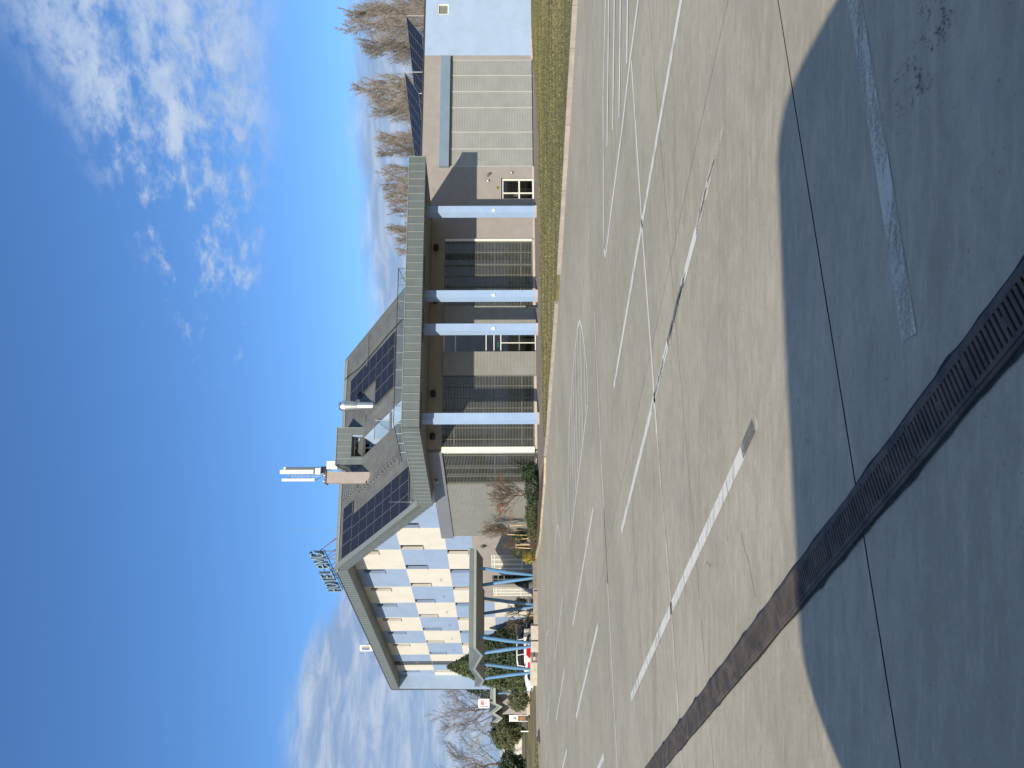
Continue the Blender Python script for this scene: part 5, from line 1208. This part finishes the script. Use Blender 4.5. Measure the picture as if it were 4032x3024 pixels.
def sapling(loc, H, seed, label, stakes, spread, tl):
    e = make_tree('staked_sapling', label, loc, ((seed, H, .045, 26, spread, tl, 5, 4), dict(start=.5, trunk_top=.62, upbias=1.2, r_twig=.005, crown='round', wob=.015)), ('bark_pale', 'twig'), 'staked saplings')
    L = Vector(loc); hs = H * .46
    for a_ in range(stakes):
        th = a_ * 6.28 / stakes + .6; q = L + Vector((math.cos(th) * .38, math.sin(th) * .38, 0)); MB().tube(q, q + Vector((-.1 * math.cos(th), 0, hs)), .035, .035, 8).build('stake', 'stake', e)
    mb = MB(); 
    for a_ in range(stakes):
        th, t2_ = a_ * 6.28 / stakes + .6, (a_ + 1) * 6.28 / stakes + .6; mb.tube(L + Vector((math.cos(th) * .34, math.sin(th) * .36, hs - .12)), L + Vector((math.cos(t2_) * .34, math.sin(t2_) * .36, hs - .12)), .03, n=6)
    mb.build('cross_tie', 'rust_post', e); return e
sapling((-9.35, 49.2, -.12), 4.1, 3, 'tall staked sapling with upswept bare twigs against the cladding', 2, 20, 1.7)
sapling((-9.9, 47.6, -.1), 2.9, 6, 'short staked sapling with a tuft of reddish twigs by the lantern wall', 3, 42, .65)
sapling((-17.2, 58.3, -.3), 2.9, 9, 'staked sapling seen under the porch before the cream cells', 2, 45, 1.0)
sapling((-18.6, 59.5, -.36), 2.7, 12, 'staked sapling seen under the porch before the blue cell', 3, 45, 1.1)
shrub('laurel_bush', 'yellowish green bush under the porch beside the saplings', (-16.6, 58.0, -.3), 900, ell(-16.6, 58.0, .75, .45, .4, .5, 6, .4), .12, 'leaf_olive', stem=.9)
shrub('low_hedge', 'brown ground shrub under the porch saplings', (-17.8, 58.6, -.36), 1400, ell(-17.8, 58.6, -.1, 1.3, .6, .4, 2, .35), .11, 'leaf_brown', extra=((500, ell(-18.9, 58.8, 0, .5, .5, .4, 4, .4), .1, 'leaf_olive'),))
# potted conifers by the door
for k, (x_, y_, lb) in enumerate(((-13.6, 54.0, 'dark potted conifer in a grey planter left of the hotel door'), (-14.2, 54.6, 'dark potted conifer beside the white planter at the porch'))):
    e = thing('potted_conifer', (x_, y_, -.3), lb, 'potted plant'); MB().lathe((x_, y_, zg(x_, y_)), [(.26, 0), (.34, .5), (.36, .5), (.36, .58), (.30, .58), (.30, .5)], 14).build('planter', 'dark_grey' if k == 0 else 'white_frame', e)
    leaf_blob(60 + k, 500, cone_sh(x_, y_, .25, .3, .95, k), .09).build('foliage', 'leaf_dark', e, fix=False)

# grass island and field at the far left
ip = [(-19.2, 42.0), (-20.2, 43.6), (-24.0, 47.8), (-34, 52), (-34, 40), (-24, 38), (-20.5, 39.6), (-19.3, 41.0)]
MB().prism([Vector((x, y, zg(x, y) - .05)) for x, y in ip], (0, 0, .17)).build('lawn_island', 'grass_soil', kind='structure')
kr = tag(MB().build('island_kerb', 'kerb_stone'), 'dark kerb rounding the tip of the grass island in the yard', 'kerb'); kerb_run([(-24, 37.9), (-20.5, 39.5), (-19.2, 40.95), (-19.05, 42.0), (-20.1, 43.75)], -.12, .13, 'kerb_stone', kr, .8)
random.seed(2); gm = MB(); blades(16000, -34, -19, 38, 52, ip, .02, .07, gm)
for i_, v_ in enumerate(gm.v): gm.v[i_] = (v_[0], v_[1], v_[2] + zg(v_[0], v_[1]) + .09)
tag(gm.build('grass', 'grass_blade', kind='stuff', fix=False), 'green grass covering the small traffic island in the yard', 'grass')
MB().prism([Vector((x, y, -.40)) for x, y in ((-33.5, 77), (-120, 70), (-160, 130), (-36, 130))], (0, 0, .06)).build('field_strip', 'field', kind='structure')
fh = thing('far_hall', (-66, 132, -.4), 'long grey industrial hall with pale roof beyond the field', 'building')
MB().box(WF, -84, -58.5, 132, 150, -.4, 2.35).build('wall', 'far_grey', fh); MB().box(WF, -84.3, -58.2, 131.6, 150.4, 2.352, 3.1).build('roof_band', 'far_roof', fh)
for k in range(7): MB().box(WF, -83 + k * 4, -82.85 + k * 4, 131.9, 131.98, -.3, 2.3).build('wall_post', 'dark_grey', fh)
wt = thing('white_wall', (-56, 118, -.4), 'low white wall and sheds in front of the far hall', 'wall')
for k, (a_, b_, h_) in enumerate(((-66, -60.4, .75), (-60, -57.6, 1.0), (-57.2, -54.2, .72), (-53.4, -51.0, .95))): MB().box(WF, a_, b_, 118 + k * .3, 119 + k * .3, -.4, h_).build('panel', 'far_wall', wt)
bb = thing('field_sign', (-35.0, 80.5, -.36), 'white notice board on two posts with an orange lower panel past the annex', 'sign')
MB().box(WF, -35.28, -34.72, 80.5, 80.56, .70, 1.62).build('panel', 'sign_white', bb); MB().box(WF, -35.2, -34.8, 80.5, 80.56, .0, .6).build('lower_panel', 'orange_board', bb)
for x_ in (-35.31, -34.69): MB().box(WF, x_ - .025, x_ + .025, 80.49, 80.57, -.4, 1.65).build('post', 'sign_white', bb)
MB().prism([Vector((-35.2, 80.494, .85)), Vector((-34.85, 80.494, .92)), Vector((-34.92, 80.494, 1.25)), Vector((-35.1, 80.494, 1.05))], (0, .004, 0)).build('emblem', 'far_grey', bb)
tag(MB().box(WF, -35.75, -35.65, 79.0, 79.1, -.4, .38).box(WF, -35.77, -35.63, 78.98, 79.12, .38, .43).build('marker_post', 'sign_white'), 'white square marker post at the edge of the field', 'post')

# ------------------------------------------------------------------ cars
def car(loc, heading, paint_, label, livery=False):
    h = Vector((*heading, 0)).normalized(); n_ = Vector((-h.y, h.x, 0)); L0_ = Vector(loc); e = thing('parked_car', loc, label, 'car')
    F = lambda x, y, z: L0_ + h * x + n_ * y + Vector((0, 0, z))
    def loft(st, name, m, smooth=True):
        mb = MB(); idx = []
        for x, sec in st:
            r_ = []
            for y, z in sec: r_.append(len(mb.v)); mb.v.append(tuple(F(x, y, z)))
            idx.append(r_)
        for a_, b_ in zip(idx[:-1], idx[1:]):
            for k in range(len(a_)): mb.f.append((a_[k], a_[(k + 1) % len(a_)], b_[(k + 1) % len(a_)], b_[k]))
        mb.f.append(tuple(idx[0])); mb.f.append(tuple(idx[-1])[::-1]); return mb.build(name, m, e, smooth=smooth)
    def sec(w_, zb_, zt_): return [(-w_ * .9, zb_), (-w_, zb_ + .12), (-w_ * 1.0, zt_ - .2), (-w_ * .93, zt_ - .04), (-w_ * .8, zt_), (w_ * .8, zt_), (w_ * .93, zt_ - .04), (w_, zt_ - .2), (w_, zb_ + .12), (w_ * .9, zb_)]
    body = loft([(-2.10, sec(.70, .38, .80)), (-2.0, sec(.82, .26, .92)), (-1.5, sec(.88, .2, .96)), (0, sec(.89, .2, .95)), (1.0, sec(.89, .2, .92)), (1.7, sec(.85, .22, .80)), (2.02, sec(.76, .27, .66)), (2.12, sec(.62, .36, .56))], 'body', paint_)
    def gsec(w0_, z0_, w1_, z1_): return [(-w0_, z0_), (-w1_, z1_ - .05), (-w1_ * .85, z1_), (w1_ * .85, z1_), (w1_, z1_ - .05), (w0_, z0_)]
    cab = loft([(-2.0, gsec(.76, .90, .74, .95)), (-1.55, gsec(.80, .92, .62, 1.36)), (-.9, gsec(.81, .92, .63, 1.45)), (.1, gsec(.81, .91, .63, 1.44)), (.55, gsec(.80, .91, .62, 1.34)), (1.22, gsec(.78, .88, .74, .90))], 'greenhouse', 'glass_dark' if False else 'black')
    loft([(-1.6, gsec(.60, 1.33, .58, 1.38)), (-.9, gsec(.65, 1.40, .60, 1.475)), (.1, gsec(.65, 1.39, .60, 1.465)), (.52, gsec(.62, 1.32, .58, 1.37))], 'roof', paint_)
    for x in (-1.32, -.25, .62):
        for sg in (-1, 1):
            mb = MB(); mb.tube(F(x, sg * .815, .92), F(x - (.12 if x > 0 else -.05), sg * .645, 1.40), .03, n=5); mb.build('pillar', paint_, e)
    for x in (-1.32, 1.30):
        for sg in (-1, 1):
            c = F(x, sg * .80, .31); w_ = MB(); w_.lathe(c - n_ * .1, [(.31, 0), (.32, .03), (.32, .17), (.30, .2)], 24, n_); wo_ = w_.build('wheel', 'rubber', e)
            MB().lathe(c + n_ * (sg * .1 - .012), [(.20, 0), (.205, .024)], 14, n_).build('rim', 'rim', wo_)
            MB().lathe(F(x, sg * .885 - .01, .34), [(.37, 0), (.37, .02)], 24, n_).build('wheel_arch', 'black', e)
    for sg in (-1, 1):
        MB().box(lambda a, b, z: F(a, b, z), 1.93, 2.06, sg * .55 - .14, sg * .55 + .14, .58, .70).build('headlight', 'lamp_white', e); MB().box(lambda a, b, z: F(a, b, z), -2.09, -1.98, sg * .6 - .12, sg * .6 + .12, .66, .82).build('tail_light', 'car_red', e)
        MB().box(lambda a, b, z: F(a, b, z), .62, .76, sg * .95 - .08, sg * .95 + .08, .93, 1.04).build('mirror', paint_, e)
        mb = MB(); mb.box(F, -.02, .14, sg * .893 - .006, sg * .893 + .006, .76, .79); mb.build('door_handle', 'dark_grey', e)
    if livery:
        for sg in (-1, 1):
            y_ = sg * .898
            mb = MB(); mb.prism([F(-.75, y_, .44), F(.15, y_, .44), F(-.15, y_, .75), F(-.95, y_, .75)], n_ * .006 * sg); mb.build('red_stripe', 'car_red', e)
            mb = MB(); mb.prism([F(-.95, y_, .40), F(-.80, y_, .40), F(-1.15, y_, .76), F(-1.3, y_, .76)], n_ * .005 * sg); mb.build('black_stripe', 'black', e)
            mb = MB(); mb.prism([F(.35, y_, .50), F(.85, y_, .50), F(.85, y_, .66), F(.35, y_, .66)], n_ * .004 * sg); mb.build('door_print', 'sign_red', e)
    return e
car((-20.3, 56.6, zg(-20.3, 56.6)), (-.86, -.5), 'car_white', 'white car with red and black side stripes parked behind the blocks', True)
car((-19.5, 60.6, zg(-19.5, 60.6)), (.25, -.97), 'car_grey', 'dark grey car parked facing the yard behind the blue tube column')

# ------------------------------------------------------------------ the van whose shadow lies on the yard (stands behind the viewer)
van = thing('panel_van', (-1.9, -2.0, 0), 'pale high roof panel van parked behind, shading the near concrete', 'van')
ca, sa = math.cos(R(7.2)), math.sin(R(7.2))
run = 1 / math.tan(R(SUN_EL)); lx, ly = math.sin(R(SUN_AZ)), math.cos(R(SUN_AZ))
HV = 2.9
P0 = Vector((1.39 - lx * run * HV, 4.83 - ly * run * HV, 0)); Pd = Vector((-2.9, -.37, 0)).normalized(); Pn = Vector((lx, ly, 0))
sil = [(-2.85, .35), (-2.75, 1.0), (-1.95, 1.35), (-1.05, 2.27), (-.93, 2.366), (-.85, 2.44), (-.76, 2.517), (-.66, 2.605), (-.56, 2.684), (-.47, 2.748), (-.37, 2.80), (-.26, 2.84), (-.15, 2.873), (0, 2.9), (1.4, 2.91), (2.85, 2.905), (2.95, 2.898), (3.02, 2.882), (3.09, 2.84), (3.14, 2.79), (3.18, 2.73), (3.20, 2.681), (3.22, 2.637), (3.28, 2.2), (3.32, .35)]
mb = MB(); mb.prism([P0 + Pd * a_ + Vector((0, 0, z_)) for a_, z_ in sil], -Pn * 1.9); mb.build('body', 'van_paint', van)
for a_ in (2.3, -1.9):
    for k in (0, 1):
        c = P0 + Pd * a_ - Pn * (.25 if k == 0 else 1.65) + Vector((0, 0, .34)); w_ = MB(); w_.lathe(c - Pn * .1, [(.33, 0), (.34, .03), (.34, .18), (.32, .22)], 20, Pn); wo_ = w_.build('wheel', 'rubber', van); MB().lathe(c + Pn * .11, [(.2, 0), (.2, .02)], 14, Pn).build('rim', 'rim', wo_)
mb = MB(); mb.prism([P0 + Pd * a_ + Pn * .001 + Vector((0, 0, z_)) for a_, z_ in ((-.5, 1.3), (-1.6, 1.3), (-.95, 2.1), (-.5, 2.15))], Pn * .004); mb.build('side_window', 'black', van)

for o in bpy.data.objects:
    if '_o' in o: del o['_o']
